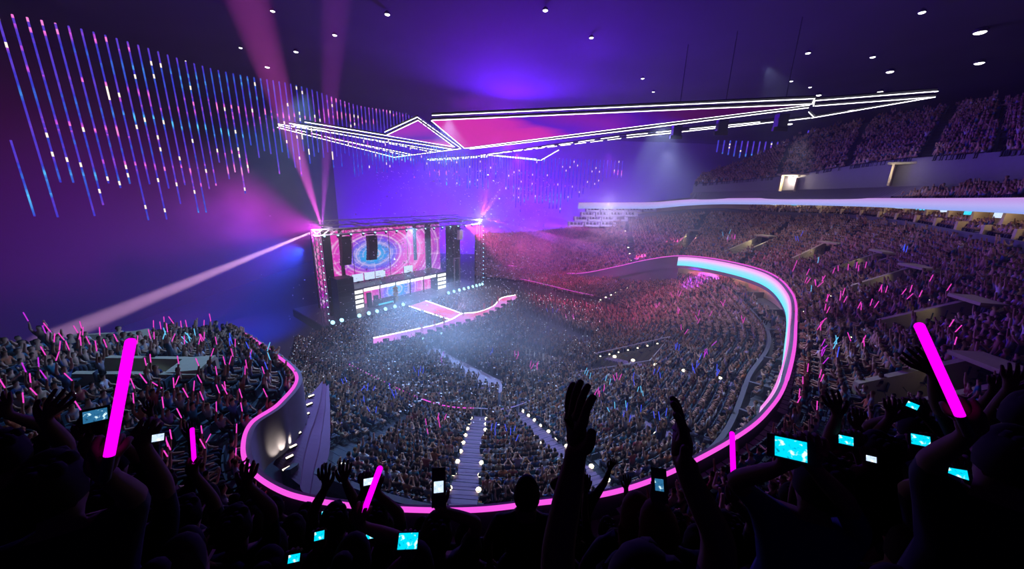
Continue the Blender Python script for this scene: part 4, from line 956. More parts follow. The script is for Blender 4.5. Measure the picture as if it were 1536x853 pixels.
# a second shorter strand in front at the far left edge and in the gaps
for i, (x, ys) in enumerate([(0, (300, 312)), (24, (225, 332))]):
    D = 24+2*i; P = dz_point(x, D, 30); zt = H+ (275-ys[0])/530*D*1.05; zb = H-(ys[1]-272)/530*D*1.0
    hang(x-8, D, zb, zt, 'bright cyan tipped LED tube nearest the left edge of the picture', 'LED tubes nearest the left edge', 0.06)
for i in range(58):
    x = 665+i*3.95 if i < 30 else 783+(i-30)*5.6
    D = 74+i*0.12
    yb = (255+rg.choice([0, 6, 14, 26, 30])) if x < 770 else ((300+rg.choice([-8, 0, 4, 12, 18])) if x < 845 else 300-(x-845)*0.5+rg.uniform(-6, 8))
    zb = H-(yb-286)/530*D; hang(x, D, zb, 31.2-0.0*i, 'slim LED tube hanging below the light frame right of the stage' if x > 770 else 'slim LED tube hanging below the light frame over the stage', 'LED tubes under the light frame, '+('right' if x > 770 else 'centre'), 0.10)
for i in range(16):
    x = 1078+i*8.9; y0 = 212-0.0*i; D = 92; h_ = (24-abs(i-4)*1.8) if i < 11 else 8
    z1 = H+(294-213)/530*D; z0 = z1-max(h_, 4)/530*D; hang(x, D, z0, z1, 'short violet LED tube in the row below the far right ceiling', 'short LED tubes at the far right', 0.16)
for i in range(5):
    D = 96; z1 = H+(297-198)/530*D; hang(1213+i*9.5, D, z1-1.4, z1, 'very short violet LED tube above the far end of the upper seats', 'very short LED tubes, upper right', 0.17)

# ------------------------------------------------------------------ crowd
LIPX = [(0, 900), (360, 497), (364, 672), (375, 705), (415, 735), (470, 752), (570, 764), (700, 767), (800, 757), (920, 740), (1010, 708), (1100, 660), (1150, 620), (1180, 570), (1195, 500), (1196, 400)]
def lip_y(x): return float(np.interp(x, [a for a, b in LIPX], [b for a, b in LIPX]))
SIL = [(0, 650), (60, 650), (110, 665), (160, 695), (250, 725), (330, 735), (400, 760), (480, 775), (640, 780), (800, 775), (950, 775), (1020, 765), (1080, 745), (1130, 735), (1200, 705), (1250, 690), (1320, 665), (1380, 650), (1450, 620), (1536, 590)]
def sil_y(x): return float(np.interp(x, [a for a, b in SIL], [b for a, b in SIL]))
PW = [0.36, 0.22, 0.05, 0.12, 0.08, 0.02, 0.06, 0.03, 0.06]
persons = []   # dict(pos,yaw,pi,ci,sec,q)
def add_people(seats, sec, prob, pw=PW):
    P = np.array([s[0] for s in seats]); Q = proj(P+np.array([0, 0, 1.0]))
    for (p, yaw, u, j), q in zip(seats, Q):
        if not (q[2] > 0) or q[0] < -90 or q[0] > 1626 or q[1] > 870 or RNG.random() > prob: continue
        if sec == 'lower' and (q[1] > lip_y(q[0])+14): continue
        pi = int(RNG.choice(len(POSES), p=pw)); ci = int(RNG.choice(len(CN), p=CW))
        persons.append(dict(pos=np.array(p), yaw=yaw+RNG.normal(0, 0.22), pi=pi, ci=ci, sec=sec, q=q, sc=RNG.uniform(0.94, 1.06), u=u, j=j))
add_people(lower.seats(0.56), 'lower', 0.955); add_people(left.seats(0.60, range(0, 16)), 'left', 0.95); add_people([q_ for q_ in right.seats(0.60) if not (q_[2] < 5.2 and q_[3] < 1)], 'right', 0.95); add_people(upper.seats(0.60), 'upper', 0.93)
# people in balcony boxes, suites, behind the ribbon
def ring_people(base, d0, dz, rows, step, sec, prob, rise=0.35):
    for r_ in range(rows):
        c = base.copy(); n2 = (c[:, :2]-ctr); n2 /= np.linalg.norm(n2, axis=1)[:, None]; c[:, :2] += n2*(d0+r_*0.9); c[:, 2] += dz+r_*rise
        d = np.concatenate([[0], np.cumsum(np.linalg.norm(np.diff(c[:, :2], axis=0), axis=1))])
        for q in np.arange(0.4, d[-1], step):
            p = np.array([np.interp(q, d, c[:, k]) for k in range(3)])
            w = ctr-p[:2]; yield (p, math.atan2(-w[0], w[1]), 0, r_)
add_people(list(ring_people(rB[20:118], 0.9, 0.16, 2, 0.75, 'loge', 1, 0.0)), 'loge', 0.7)
add_people(list(ring_people(MOr[:140], 1.3, parz-0.35, 1, 0.62, 'suite', 1)), 'suite', 0.85); add_people(list(ring_people(MOr[:140], 2.5, parz, 2, 0.7, 'suite', 1, 0.05)), 'suite', 0.75)
add_people(list(ring_people(tp[5:], 0.5, 0.0-0.35, 3, 0.6, 'ribbon', 1, 0.35)), 'ribbon', 0.9)
# floor crowd
fpoly = [(p[0], p[1]) for p in lower.I[::6]] + [tuple(SW(40, 1, 0))[:2], tuple(SW(36.5, -0.8, 0))[:2], tuple(SW(-1.5, -0.8, 0))[:2]]
xs = [p[0] for p in fpoly]; ys = [p[1] for p in fpoly]; stc = SW(18, 3, 0)
fl_seats = []
y = min(ys)
while y < max(ys):
    x = min(xs)
    while x < max(xs):
        p = (x+RNG.uniform(-.2, .2), y+RNG.uniform(-.2, .2)); x += 0.66
        if not inpoly(p, fpoly) or any(inpoly(p, k) for k in (RWP, CWP, RUN1, RUN2, RUN3)): continue
        if min(math.hypot(p[0]-a[0], p[1]-a[1]) for a in lower.I[::6]) < 0.8: continue
        fl_seats.append((np.array([p[0], p[1], 0.0]), math.atan2(-(stc.x-p[0]), stc.y-p[1]), 0, 0))
    y += 0.74
add_people(fl_seats, 'floor', 0.92, [0, 0, 0, 0, 0, 0, 0.5, 0.22, 0.28])
print('people', len(persons), {k: sum(p['sec']==k for p in persons) for k in ('lower','left','right','upper','loge','suite','ribbon','floor')})

# glow sticks held up in the crowd
CL = [('l', 60, 492, 30, 8, 3, 'm'), ('l', 133, 492, 8, 8, 2, 'p'), ('l', 240, 492, 12, 8, 3, 'p'), ('l', 270, 497, 20, 10, 3, 'p'), ('l', 310, 495, 14, 8, 2, 'p'), ('l', 95, 520, 12, 10, 3, 'p'), ('l', 140, 527, 20, 12, 6, 'p'), ('l', 170, 530, 12, 8, 3, 'p'), ('l', 245, 515, 10, 8, 2, 'c'), ('l', 290, 515, 18, 10, 4, 'c'), ('l', 310, 517, 22, 8, 3, 'p'), ('l', 345, 520, 15, 12, 3, 'b'), ('l', 215, 537, 15, 10, 3, 'p'), ('l', 255, 540, 25, 12, 6, 'p'), ('l', 290, 542, 30, 8, 6, 'p'), ('l', 330, 545, 20, 10, 4, 'p'), ('l', 100, 548, 12, 6, 3, 'p'), ('l', 65, 560, 12, 8, 3, 'm'), ('l', 88, 567, 12, 6, 2, 'p'), ('l', 60, 598, 12, 8, 3, 'p'), ('l', 235, 598, 20, 8, 5, 'p'), ('l', 270, 597, 20, 8, 4, 'p'), ('l', 345, 583, 18, 8, 4, 'p'), ('l', 375, 582, 15, 8, 3, 'p'), ('l', 370, 555, 15, 12, 3, 'b'), ('l', 390, 550, 10, 10, 2, 'c'), ('l', 268, 622, 18, 8, 4, 'p'), ('l', 325, 618, 14, 8, 3, 'p'), ('l', 245, 668, 8, 6, 2, 'p'), ('l', 300, 665, 20, 8, 4, 'p'), ('l', 235, 697, 10, 5, 2, 'p'), ('l', 345, 700, 4, 6, 1, 'p'), ('l', 30, 625, 3, 6, 1, 'p'), ('l', 121, 625, 3, 6, 1, 'p'), ('l', 105, 650, 4, 6, 1, 'p'), ('l', 137, 645, 4, 6, 1, 'p'),
 ('w', 515, 575, 8, 10, 2, 'b'), ('w', 545, 590, 20, 12, 4, 'b'), ('w', 585, 597, 15, 8, 4, 'b'), ('w', 550, 620, 15, 8, 3, 'b'), ('w', 655, 640, 12, 10, 4, 'p'), ('w', 635, 650, 8, 8, 2, 'p'), ('w', 735, 655, 12, 12, 3, 'b'), ('w', 762, 660, 12, 10, 4, 'b'), ('f', 630, 565, 30, 15, 4, 'b'), ('f', 660, 545, 8, 8, 2, 'm'), ('f', 735, 535, 10, 8, 2, 'b'), ('f', 770, 540, 12, 8, 3, 'p'), ('f', 800, 560, 15, 10, 4, 'p'), ('f', 820, 475, 20, 8, 3, 'b'), ('f', 855, 485, 12, 8, 3, 'p'),
 ('w', 880, 570, 15, 15, 3, 'c'), ('w', 910, 575, 10, 15, 2, 'c'), ('w', 900, 597, 20, 12, 5, 'p'), ('w', 925, 575, 6, 15, 3, 'p'), ('w', 950, 575, 10, 12, 2, 'b'), ('w', 985, 570, 10, 15, 3, 'b'), ('w', 960, 600, 12, 12, 3, 'c'), ('w', 925, 620, 20, 10, 3, 'c'), ('w', 945, 640, 25, 12, 4, 'b'), ('w', 985, 640, 15, 12, 3, 'b'), ('w', 1020, 470, 8, 12, 3, 'p'), ('w', 1025, 500, 6, 12, 2, 'p'), ('w', 1015, 530, 6, 15, 3, 'b'), ('w', 1050, 480, 4, 12, 3, 'p'), ('w', 1070, 475, 5, 5, 1, 'p'), ('w', 1085, 460, 5, 8, 2, 'p'), ('w', 1115, 490, 4, 8, 2, 'p'), ('w', 1060, 540, 15, 20, 4, 'm'), ('w', 1040, 560, 20, 25, 5, 'b'), ('w', 1075, 575, 15, 20, 3, 'b'), ('w', 1010, 445, 20, 6, 4, 'p'), ('w', 985, 462, 15, 5, 3, 'p'),
 ('r', 1090, 355, 20, 10, 3, 'c'), ('r', 1100, 360, 15, 8, 4, 'p'), ('r', 1200, 360, 8, 5, 3, 'b'), ('r', 1195, 405, 6, 8, 2, 'p'), ('r', 1208, 425, 10, 10, 3, 'p'), ('r', 1228, 400, 3, 8, 1, 'c'), ('r', 1232, 430, 20, 12, 5, 'p'), ('r', 1270, 455, 12, 10, 4, 'p'), ('r', 1215, 450, 3, 10, 1, 'c'), ('r', 1240, 470, 15, 20, 4, 'p'), ('r', 1300, 470, 30, 8, 4, 'p'), ('r', 1255, 410, 10, 8, 2, 'p'), ('r', 1290, 410, 25, 8, 4, 'p'), ('r', 1320, 445, 15, 8, 3, 'p'), ('r', 1370, 450, 15, 8, 4, 'p'), ('r', 1405, 430, 5, 5, 1, 'p'), ('r', 1425, 448, 2, 6, 1, 'p'), ('r', 1360, 380, 12, 4, 3, 'b'), ('r', 1225, 500, 15, 15, 4, 'p'), ('r', 1235, 540, 12, 25, 5, 'm'), ('r', 1248, 560, 5, 20, 3, 'c'), ('r', 1265, 540, 15, 15, 2, 'b'), ('r', 1290, 530, 12, 10, 3, 'p'), ('r', 1225, 590, 15, 15, 4, 'p'), ('r', 1208, 625, 8, 8, 3, 'p'), ('r', 1437, 510, 6, 8, 2, 'p'), ('r', 1443, 538, 3, 8, 1, 'p'), ('r', 1485, 535, 10, 10, 3, 'p'), ('r', 1335, 630, 15, 20, 2, 'p'), ('r', 1260, 605, 10, 12, 2, 'p'),
 ('u', 1205, 236, 10, 6, 3, 'p'), ('u', 1270, 241, 22, 6, 8, 'p'), ('u', 1280, 223, 15, 5, 4, 'c'), ('u', 1322, 211, 6, 5, 4, 'p'), ('u', 1415, 218, 14, 8, 6, 'p'), ('u', 1445, 222, 10, 8, 5, 'p'), ('u', 1430, 210, 10, 6, 2, 'c'), ('u', 1468, 190, 12, 12, 7, 'p'), ('u', 1500, 205, 10, 12, 4, 'm')]
secmap = {'l': 'left', 'w': 'lower', 'f': 'floor', 'r': 'right', 'u': 'upper'}
place = {'l': 'left balcony', 'w': 'lower bowl', 'f': 'standing floor crowd', 'r': 'right balcony', 'u': 'upper right tier'}
colname = {'p': ('stickp', 'pink'), 'm': ('stickm', 'violet'), 'b': ('stickb', 'blue'), 'c': ('stickc', 'cyan')}
STK = {k: MB().tube([(0, 0, 0), (0, 0, 0.02), (0, 0, 0.96), (0, 0, 1)], [0.7, 1, 1, 0.6], 6).mesh('glow_stick', M[v[0]]) for k, v in colname.items()}
Qall = np.array([p['q'] for p in persons]); Sall = np.array([p['sec'] for p in persons]); used = np.zeros(len(persons), bool)
nst = 0
for c_, cx, cy, rx, ry, cnt, cl in CL:
    m_ = np.where((Sall == secmap[c_]) & ~used)[0]
    if not len(m_): continue
    d = ((Qall[m_, 0]-cx)/rx)**2+((Qall[m_, 1]-6-cy)/ry)**2 + RNG.uniform(0, 0.5, len(m_)); k = m_[np.argsort(d)[:cnt]]
    for i in k:
        if nst >= 300: break
        used[i] = True; p = persons[i]; D = p['q'][2]; st_ = POSES[p['pi']].startswith('stand')
        p['pi'] = POSES.index('stand_up') if (st_ or c_ == 'f') else POSES.index('one')
        hd = 0.97 + (0.92+0.15 if p['pi'] == POSES.index('stand_up') else 0.52)+0.05
        o = bpy.data.objects.new('glow_stick', STK[cl]); COL.objects.link(o)
        c2, s2 = math.cos(p['yaw']), math.sin(p['yaw']); ox, oy = 0.24, 0.17
        o.location = (p['pos'][0]+c2*ox-s2*oy, p['pos'][1]+s2*ox+c2*oy, p['pos'][2]+hd*p['sc']+0.0)
        r_ = 0.010+0.0006*min(D, 45); L = min(0.32+0.011*D, 0.9)
        o.scale = (r_, r_, L); o.rotation_euler = (RNG.normal(0, 0.18), RNG.normal(0, 0.24), 0)
        col2 = colname[cl][1]; tag(o, '%s glow stick held up in the %s' % (col2, place[c_]), 'glow stick', '%s glow sticks in the %s' % (col2, place[c_])); nst += 1
print('sticks', nst)

# the nearest visible spectators are objects of their own
cand = [p for p in persons if p['sec'] in ('left', 'lower', 'right', 'loge') and -10 < p['q'][0] < 1546 and p['q'][1] < sil_y(min(max(p['q'][0], 0), 1536))-4]
cand.sort(key=lambda p: p['q'][2]); ind = cand[:165]; ids = set(id(p) for p in ind)
SECN = {'left': 'left balcony', 'lower': 'lower bowl', 'right': 'right balcony', 'loge': 'balcony boxes'}
PN = {0: 'sitting with hands on lap', 1: 'sitting with hands on lap', 2: 'with both arms raised', 3: 'clapping', 4: 'with one arm raised', 5: 'with arms spread wide', 6: 'standing still', 7: 'standing with arms raised', 8: 'standing and clapping'}
for p in ind:
    o = bpy.data.objects.new('person', hi_mesh(p['pi'], p['ci'], int(RNG.integers(3)))); COL.objects.link(o)
    o.location = tuple(p['pos']); o.rotation_euler = (0, 0, p['yaw']); o.scale = (p['sc'],)*3
    if p['sec'] == 'lower': w_ = 'left of centre stairs' if p['u'] < 3 else 'right of centre stairs'
    elif p['sec'] == 'left': w_ = 'near the pink edge' if p['j'] < 5 else 'toward the back rows'
    elif p['sec'] == 'right': w_ = 'near the pink edge' if p['j'] < 7 else 'toward the back rows'
    else: w_ = 'under the LED band'
    lb = 'person in %s top %s, %s %s' % (CN[p['ci']], PN[p['pi']].replace('sitting with', 'seated,'), SECN[p['sec']].replace('balcony boxes', 'box'), w_)
    tag(o, lb, 'person', lb.replace('person', 'people'))
far_ = [p for p in persons if id(p) not in ids]
crowd_stuff('crowd', [(p['pos'], p['yaw'], p['sc'], p['pi'], p['ci']) for p in far_], 'thousands of distant spectators filling the tiers and the floor')

# stair lights along the aisles
_sl = MB().lathe([(1.3, -0.6), (1.5, 0.0), (1.0, 0.7), (0.0, 0.9)], 8).mesh('stair_light', M['step'])
def stair_lights(t, u, hw, rows, sides, label, grp, r=0.11, z=0.35):
    for j in rows:
        for sd in sides:
            p = t.floor(u, j); w = t.at(min(u+0.05, t.k-1), j/t.N)-t.at(max(u-0.05, 0), j/t.N); w = w[:2]/np.hypot(*w[:2]); D = proj(p)[2]
            rr = r if D < 30 else r*D/30
            o = bpy.data.objects.new('stair_light', _sl); COL.objects.link(o); o.location = (p[0]+w[0]*sd*hw, p[1]+w[1]*sd*hw, p[2]+z); o.scale = (rr,)*3
            tag(o, label, 'stair light', grp)
stair_lights(lower, 3, 0.8, range(1, 21, 2), (-1, 1), 'small warm lamp beside the centre stairs of the lower bowl', 'lamps beside the centre stairs')
stair_lights(lower, 2, 0.7, range(0, 21, 2), (1,), 'small warm lamp beside the stairs left of the centre stairs', 'lamps beside the left stairs')
stair_lights(lower, 4, 0.75, range(0, 20, 2), (-1, 1), 'small warm lamp beside the stairs right of the centre stairs', 'lamps beside the right stairs')
stair_lights(lower, 5, 0.65, range(1, 20, 3), (-1,), 'small warm lamp beside the stairs below the big raised hand', 'lamps beside the stairs below the hand')
stair_lights(lower, 6, 0.55, range(2, 19, 4), (1,), 'small warm lamp beside the stairs past the sunken entrance', 'lamps past the sunken entrance')
stair_lights(lower, 8.4, 0.55, range(0, 20, 2), (1,), 'tiny lamp in the dotted line of far right stairs', 'dotted lamps on the far stairs', 0.06)
stair_lights(right, 10.4, 0.5, range(2, 24, 3), (1,), 'tiny lamp on the far stairs of the right balcony', 'tiny lamps on the far balcony stairs', 0.05)
stair_lights(right, 5.5, 0.5, range(1, 22, 4), (1,), 'small warm lamp on the right balcony stairs', 'lamps on the right balcony stairs', 0.05)
stair_lights(right, 4.5, 0.5, range(1, 22, 4), (1,), 'small warm lamp on the near right balcony stairs', 'lamps on the near right balcony stairs', 0.045)
M['stair_lit'] = surf('violet_lit_stairs', (0.16, 0.11, 0.20), 0.8)  # violet light falling on the stairs is put into this base colour
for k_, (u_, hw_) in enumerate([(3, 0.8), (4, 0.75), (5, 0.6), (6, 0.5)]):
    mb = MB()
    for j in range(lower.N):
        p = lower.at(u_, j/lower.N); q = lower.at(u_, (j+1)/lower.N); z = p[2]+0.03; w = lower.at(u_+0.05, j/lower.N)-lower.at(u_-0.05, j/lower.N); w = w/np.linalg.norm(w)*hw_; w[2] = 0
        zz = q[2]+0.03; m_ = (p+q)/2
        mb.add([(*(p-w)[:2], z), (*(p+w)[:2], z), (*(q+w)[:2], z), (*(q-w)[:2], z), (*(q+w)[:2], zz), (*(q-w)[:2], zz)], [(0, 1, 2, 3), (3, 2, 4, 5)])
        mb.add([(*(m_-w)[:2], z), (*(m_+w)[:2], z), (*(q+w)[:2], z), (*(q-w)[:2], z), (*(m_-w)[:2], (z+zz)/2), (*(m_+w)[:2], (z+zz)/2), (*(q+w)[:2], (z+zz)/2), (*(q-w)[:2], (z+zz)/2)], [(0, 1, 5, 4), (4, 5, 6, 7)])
    struct('trim_%d' % (40+k_), mb, M['stair_lit'], ['violet lit centre stairs of the lower bowl', 'violet lit stairs right of the centre stairs', 'violet lit stairs below the big raised hand', 'stairs past the sunken entrance'][k_])
# fixtures washing the left balcony wall
for i_ in range(8):
    p = wl[i_*4+1]; q = p+(wr[i_*4+1]-p)*0.75; q[2] = p[2]-0.12; wd_ = Vector((p[0]-q[0], p[1]-q[1], 0)).normalized()
    root = empty('wall_washer', 'small floor lamp lighting the left balcony wall', 'floor lamp', tuple(q), 0.9, 'floor lamps along the left balcony wall')
    MB().box((0, 0, 0.05), (0.34, 0.12, 0.1)).build('housing', M['black'], root); MB().box((0, 0, 0.115), (0.3, 0.09, 0.03)).build('lens', M['step'], root)
    l = bpy.data.lights.new('wall_washer_beam', 'SPOT'); l.energy = 150; l.color = (1, 0.85, 0.6); l.spot_size = R(46); l.spot_blend = 0.8; l.shadow_soft_size = 0.04
    lo_ = bpy.data.objects.new('wall_washer_beam', l); COL.objects.link(lo_); lo_.location = (q[0]*1.0, q[1]*1.0, q[2]+0.2); lo_.rotation_euler = Vector((wd_.x*0.7, wd_.y*0.7, 1)).to_track_quat('-Z', 'Y').to_euler()

# confetti in the air over the stage
mb = MB(); rr = random.Random(5)
for i in range(2600):
    x = rr.gauss(660, 95); y = rr.gauss(500, 70)
    if i % 2: x = rr.uniform(560, 830); y = rr.uniform(255, 430)
    D = rr.uniform(42, 66); P = at_d(x, y, D)
    if P[2] < 1.5: P = at_z(x, y, rr.uniform(2, 5))
    if np.hypot(P[0]+5, P[1]-60) > 60: continue
    s = rr.uniform(0.05, 0.11); A = Matrix.Rotation(rr.uniform(0, 3), 3, (rr.random(), rr.random(), rr.random()))
    mb.box(tuple(P), (s*2, s*1.4, 0.006), A)
tag(mb.build('confetti', M['confetti']), 'white confetti drifting in front of and above the stage', 'confetti', None, 'stuff')

# ------------------------------------------------------------------ foreground crowd
def ik(S, T, a, b, hint):
    S, T = Vector(S), Vector(T); v = T-S; d = v.length; k = 1.0
    if d > (a+b)*0.995: k = d/((a+b)*0.995)
    a *= k; b *= k; t = v/d; x = (a*a-b*b+d*d)/(2*d); h = math.sqrt(max(a*a-x*x, 0)); hh = Vector(hint)-t*Vector(hint).dot(t)
    if hh.length < 1e-4: hh = Vector((0, 0, -1))
    return S+t*x+hh.normalized()*h, k
STRETCH = []
def near_body(hands, yaw=0.0, lean=0.0, who='', edge=False):
    """hands: {'L': (target, finger dir, curl), 'R': ...} in local coordinates (feet at 0, facing +Y) -> verts, faces, tags"""
    V = [(0, 0, 0.93), (0, 0.0, 1.12), (0, 0.0, 1.34), (0, -0.01, 1.46), (0, 0.025, 1.545), (0, 0.01, 1.63), (0, 0.0, 1.70)]
    rad = [(0.16, 0.12), (0.14, 0.105), (0.165, 0.11), (0.058, 0.06), (0.072, 0.085), (0.082, 0.102), (0.05, 0.065)]
    T = [2, 1, 1, 0, 0, 0, 0]; E = [(i, i+1) for i in range(6)]
    def chain(p, pts, rs, tg):
        for q, r, t in zip(pts, rs, tg if isinstance(tg, (list, tuple)) else [tg]*len(pts)):
            V.append(tuple(q)); rad.append((r, r) if not isinstance(r, tuple) else r); T.append(t); E.append((p, len(V)-1)); p = len(V)-1
        return p
    chain(4, [(0, 0.118, 1.56)], [0.014], 0)
    for s in (-1, 1):
        chain(5, [(s*0.092, 0.0, 1.59)], [0.016], 0)
        chain(0, [(s*0.1, 0, 0.84), (s*0.12, 0.03, 0.48), (s*0.12, -0.02, 0.10), (s*0.13, 0.13, 0.045)], [0.095, 0.065, 0.045, 0.042], 2)
        key = 'R' if s > 0 else 'L'; sh = Vector((s*0.185, 0, 1.385)); hd = hands.get(key)
        if hd is None: tgt, fd, curl = Vector((s*0.26, 0.10, 0.86)), Vector((0, 0.1, -1)), 0.4
        else: tgt, fd, curl = Vector(hd[0]), Vector(hd[1]), hd[2]
        fd.normalize()
        if tgt.z > 1.45: sh = Vector((s*0.175, 0.01, 1.42))
        el, k = ik(sh, tgt, 0.29, 0.26, (s*1.0, 0.25, -0.5))
        if k > 1.12: STRETCH.append((who, key, round(k, 2)))
        mid = (el+tgt)/2
        w = chain(2, [sh, (sh+el)/2, el, mid, tgt], [0.068, 0.050, 0.042, 0.036, (0.026, 0.026)], [1, 1, 0, 0, 0])
        sd = fd.cross(Vector((0, -1, 0)));
        if sd.length < 0.2: sd = Vector((s, 0, 0))
        sd.normalize(); 
        if sd.x*s > 0: sd = -sd
        if edge: sd = Vector((-s*0.30, -0.95, 0.0)); sd = (sd-fd*sd.dot(fd)).normalized()
        nm = fd.cross(sd).normalized()
        if (nm.x*s > 0 if edge else nm.y < 0): nm = -nm
        pm = chain(w, [tgt+fd*0.045], [0.030], 0)
        for f, (o_, L) in enumerate([(0.034, 0.074), (0.012, 0.084), (-0.011, 0.078), (-0.033, 0.06)]):
            a0 = tgt+fd*0.088+sd*o_; sp_ = (fd+sd*o_*4.5*(1-curl)).normalized(); p0 = a0; pts = [a0]; an = 0
            for q, fr in enumerate((0.45, 0.30, 0.25)):
                an += curl*(0.9+0.2*q)+0.08; dr = sp_*math.cos(an)+nm*math.sin(an); p0 = p0+dr*L*fr; pts.append(p0)
            chain(pm, pts, [0.0125, 0.0098, 0.009, 0.0075], 0)
        th = [tgt+fd*0.025+sd*0.036, tgt+fd*0.062+sd*(0.062-0.02*curl)+nm*0.02*curl, tgt+fd*0.095+sd*(0.072-0.05*curl)+nm*0.04*curl]
        chain(w, th, [0.017, 0.012, 0.0095], 0)
    return skinned(V, E, rad, 0, 1), V, E, T
def near_mesh(hands, mats, who='', edge=False):
    (vs, fs), V, E, T = near_body(hands, who=who, edge=edge)
    V = np.array([tuple(v) for v in V]); T = np.array(T); a = np.array([e[0] for e in E]); b = np.array([e[1] for e in E])
    A, B = V[a], V[b]; AB = B-A
    C = np.array([vs[list(f)].mean(0) for f in fs])
    t = np.clip(np.einsum('nek,ek->ne', C[:, None]-A[None], AB)/np.maximum((AB**2).sum(1), 1e-9), 0, 1)
    d = np.linalg.norm(C[:, None]-(A[None]+t[..., None]*AB[None]), axis=2); k = d.argmin(1); tt = t[np.arange(len(C)), k]
    tg = np.where(tt > 0.5, T[b[k]], T[a[k]])
    me = bpy.data.meshes.new('person'); me.from_pydata([tuple(v) for v in vs], [], fs)
    for m_ in mats: me.materials.append(m_)
    me.polygons.foreach_set('material_index', tg.astype(np.int32)); me.polygons.foreach_set('use_smooth', [True]*len(fs)); me.update()
    return me
def hair_mb(kind):
    mb = MB(); n = 16
    prof = {'short': (0.100, 0.122, 0.118, -0.03), 'long': (0.108, 0.130, 0.122, -0.30), 'bun': (0.102, 0.124, 0.118, -0.06), 'crop': (0.093, 0.114, 0.108, 0.0)}[kind]
    rx, ry, rz, low = prof; c = Vector((0, -0.012, 1.62)); rows = []
    for i in range(9):
        th = math.pi*0.62*i/8
        rows.append([c+Vector((rx*math.sin(th)*math.cos(a), ry*math.sin(th)*math.sin(a)-0.02*math.sin(th)*(1 if math.sin(a) > 0.3 else 0), rz*math.cos(th)+ (0.06*max(0, math.sin(a))*math.sin(th)))) for a in [2*math.pi*j/n for j in range(n+1)]])
    if kind in ('long',):
        for q in range(1, 6):
            z = -0.04-0.07*q
            rows.append([c+Vector((rx*(1.0+0.10*math.sin(q*1.3))*math.cos(a), min(ry*math.sin(a), 0.02)-0.02, z+ (0.05 if math.sin(a) > 0 else 0))) for a in [2*math.pi*j/n for j in range(n+1)]])
    mb.strip(rows)
    if kind == 'bun': mb.ell((0, -0.10, 1.74), (0.05, 0.05, 0.045), 10, 6)
    if kind == 'short':
        for k in range(14): a = k*2.4; mb.ell((0.06*math.cos(a)*(k % 3)/2, -0.01+0.07*math.sin(a)*(k % 3)/2, 1.715), (0.03, 0.03, 0.03), 6, 4)
    return mb
HAIR = {k: hair_mb(k) for k in ('short', 'long', 'bun', 'crop')}; _hm = {}
def hair_mesh(kind, mt):
    if (kind, mt) not in _hm: _hm[(kind, mt)] = HAIR[kind].mesh('hair', M[mt], True)
    return _hm[(kind, mt)]
def near_person(label, hx, hy, D, hands=None, yaw=0.0, hair='short', hmat='hairdk', shirt='cloth', group=None):
    """head centre seen at (hx, hy) at depth D; hands {'L': (x, y, depth, finger dir xyz, curl)}"""
    hp = at_d(hx, hy, D); hl = {}
    for _ in range(60):   # step toward the hands until the arms reach
        worst = 0; mv = None
        for k_, v in (hands or {}).items():
            sg = 1 if k_ == 'R' else -1; sh = hp+np.array([sg*0.175*math.cos(yaw), sg*0.175*math.sin(yaw), -0.19]); d_ = at_d(v[0], v[1], v[2])-sh; L_ = np.linalg.norm(d_)
            if L_ > 0.555 and L_ > worst: worst = L_; mv = d_/L_*(L_-0.55)*0.6
        if mv is None: break
        hp = hp+mv
    base = hp-np.array([0, 0, 1.61])
    c, s = math.cos(-yaw), math.sin(-yaw)
    def loc(P): P = P-base; return (P[0]*c-P[1]*s, P[0]*s+P[1]*c, P[2])
    for k, v in (hands or {}).items():
        fd = np.array(v[3], float); fd = (fd[0]*c-fd[1]*s, fd[0]*s+fd[1]*c, fd[2]); hl[k] = (loc(at_d(v[0], v[1], v[2])), fd, v[4])
    me = near_mesh(hl, [M['skinn'], M[shirt], M['cloth']], label, 'huge dark arms' in label)
    o = bpy.data.objects.new('person', me); COL.objects.link(o); o.location = tuple(base); o.rotation_euler = (0, 0, yaw); tag(o, label, 'person', group)
    h = bpy.data.objects.new('hair', hair_mesh(hair, hmat)); COL.objects.link(h); h.parent = o
    return o
def held_stick(x0, y0, d0, x1, y1, d1, r, label, mat='magtube'):
    A, B = at_d(x0, y0, d0), at_d(x1, y1, d1); L = np.linalg.norm(B-A); d = Vector(B-A).normalized()
    root = empty('glow_stick', label, 'glow stick', tuple(A)); q = d.to_track_quat('Z', 'Y'); root.rotation_euler = q.to_euler()
    n = 5; prof = [(r*0.5, L), (r*0.85, L-0.2*r), (r, L-0.7*r), (r, 0.0)]
    mb = MB().lathe([(r*0.95, 0.02), (r, 0.03), (r, L-r*0.8), (r*0.86, L-r*0.4), (r*0.55, L-0.1*r), (0.001, L)], 14); o = mb.build('tube', M[mat], root, True)
    MB().lathe([(r*0.6, -0.05), (r*1.05, -0.04), (r*1.05, 0.03), (r*0.8, 0.035)], 12).build('cap', M['black'], root, True)
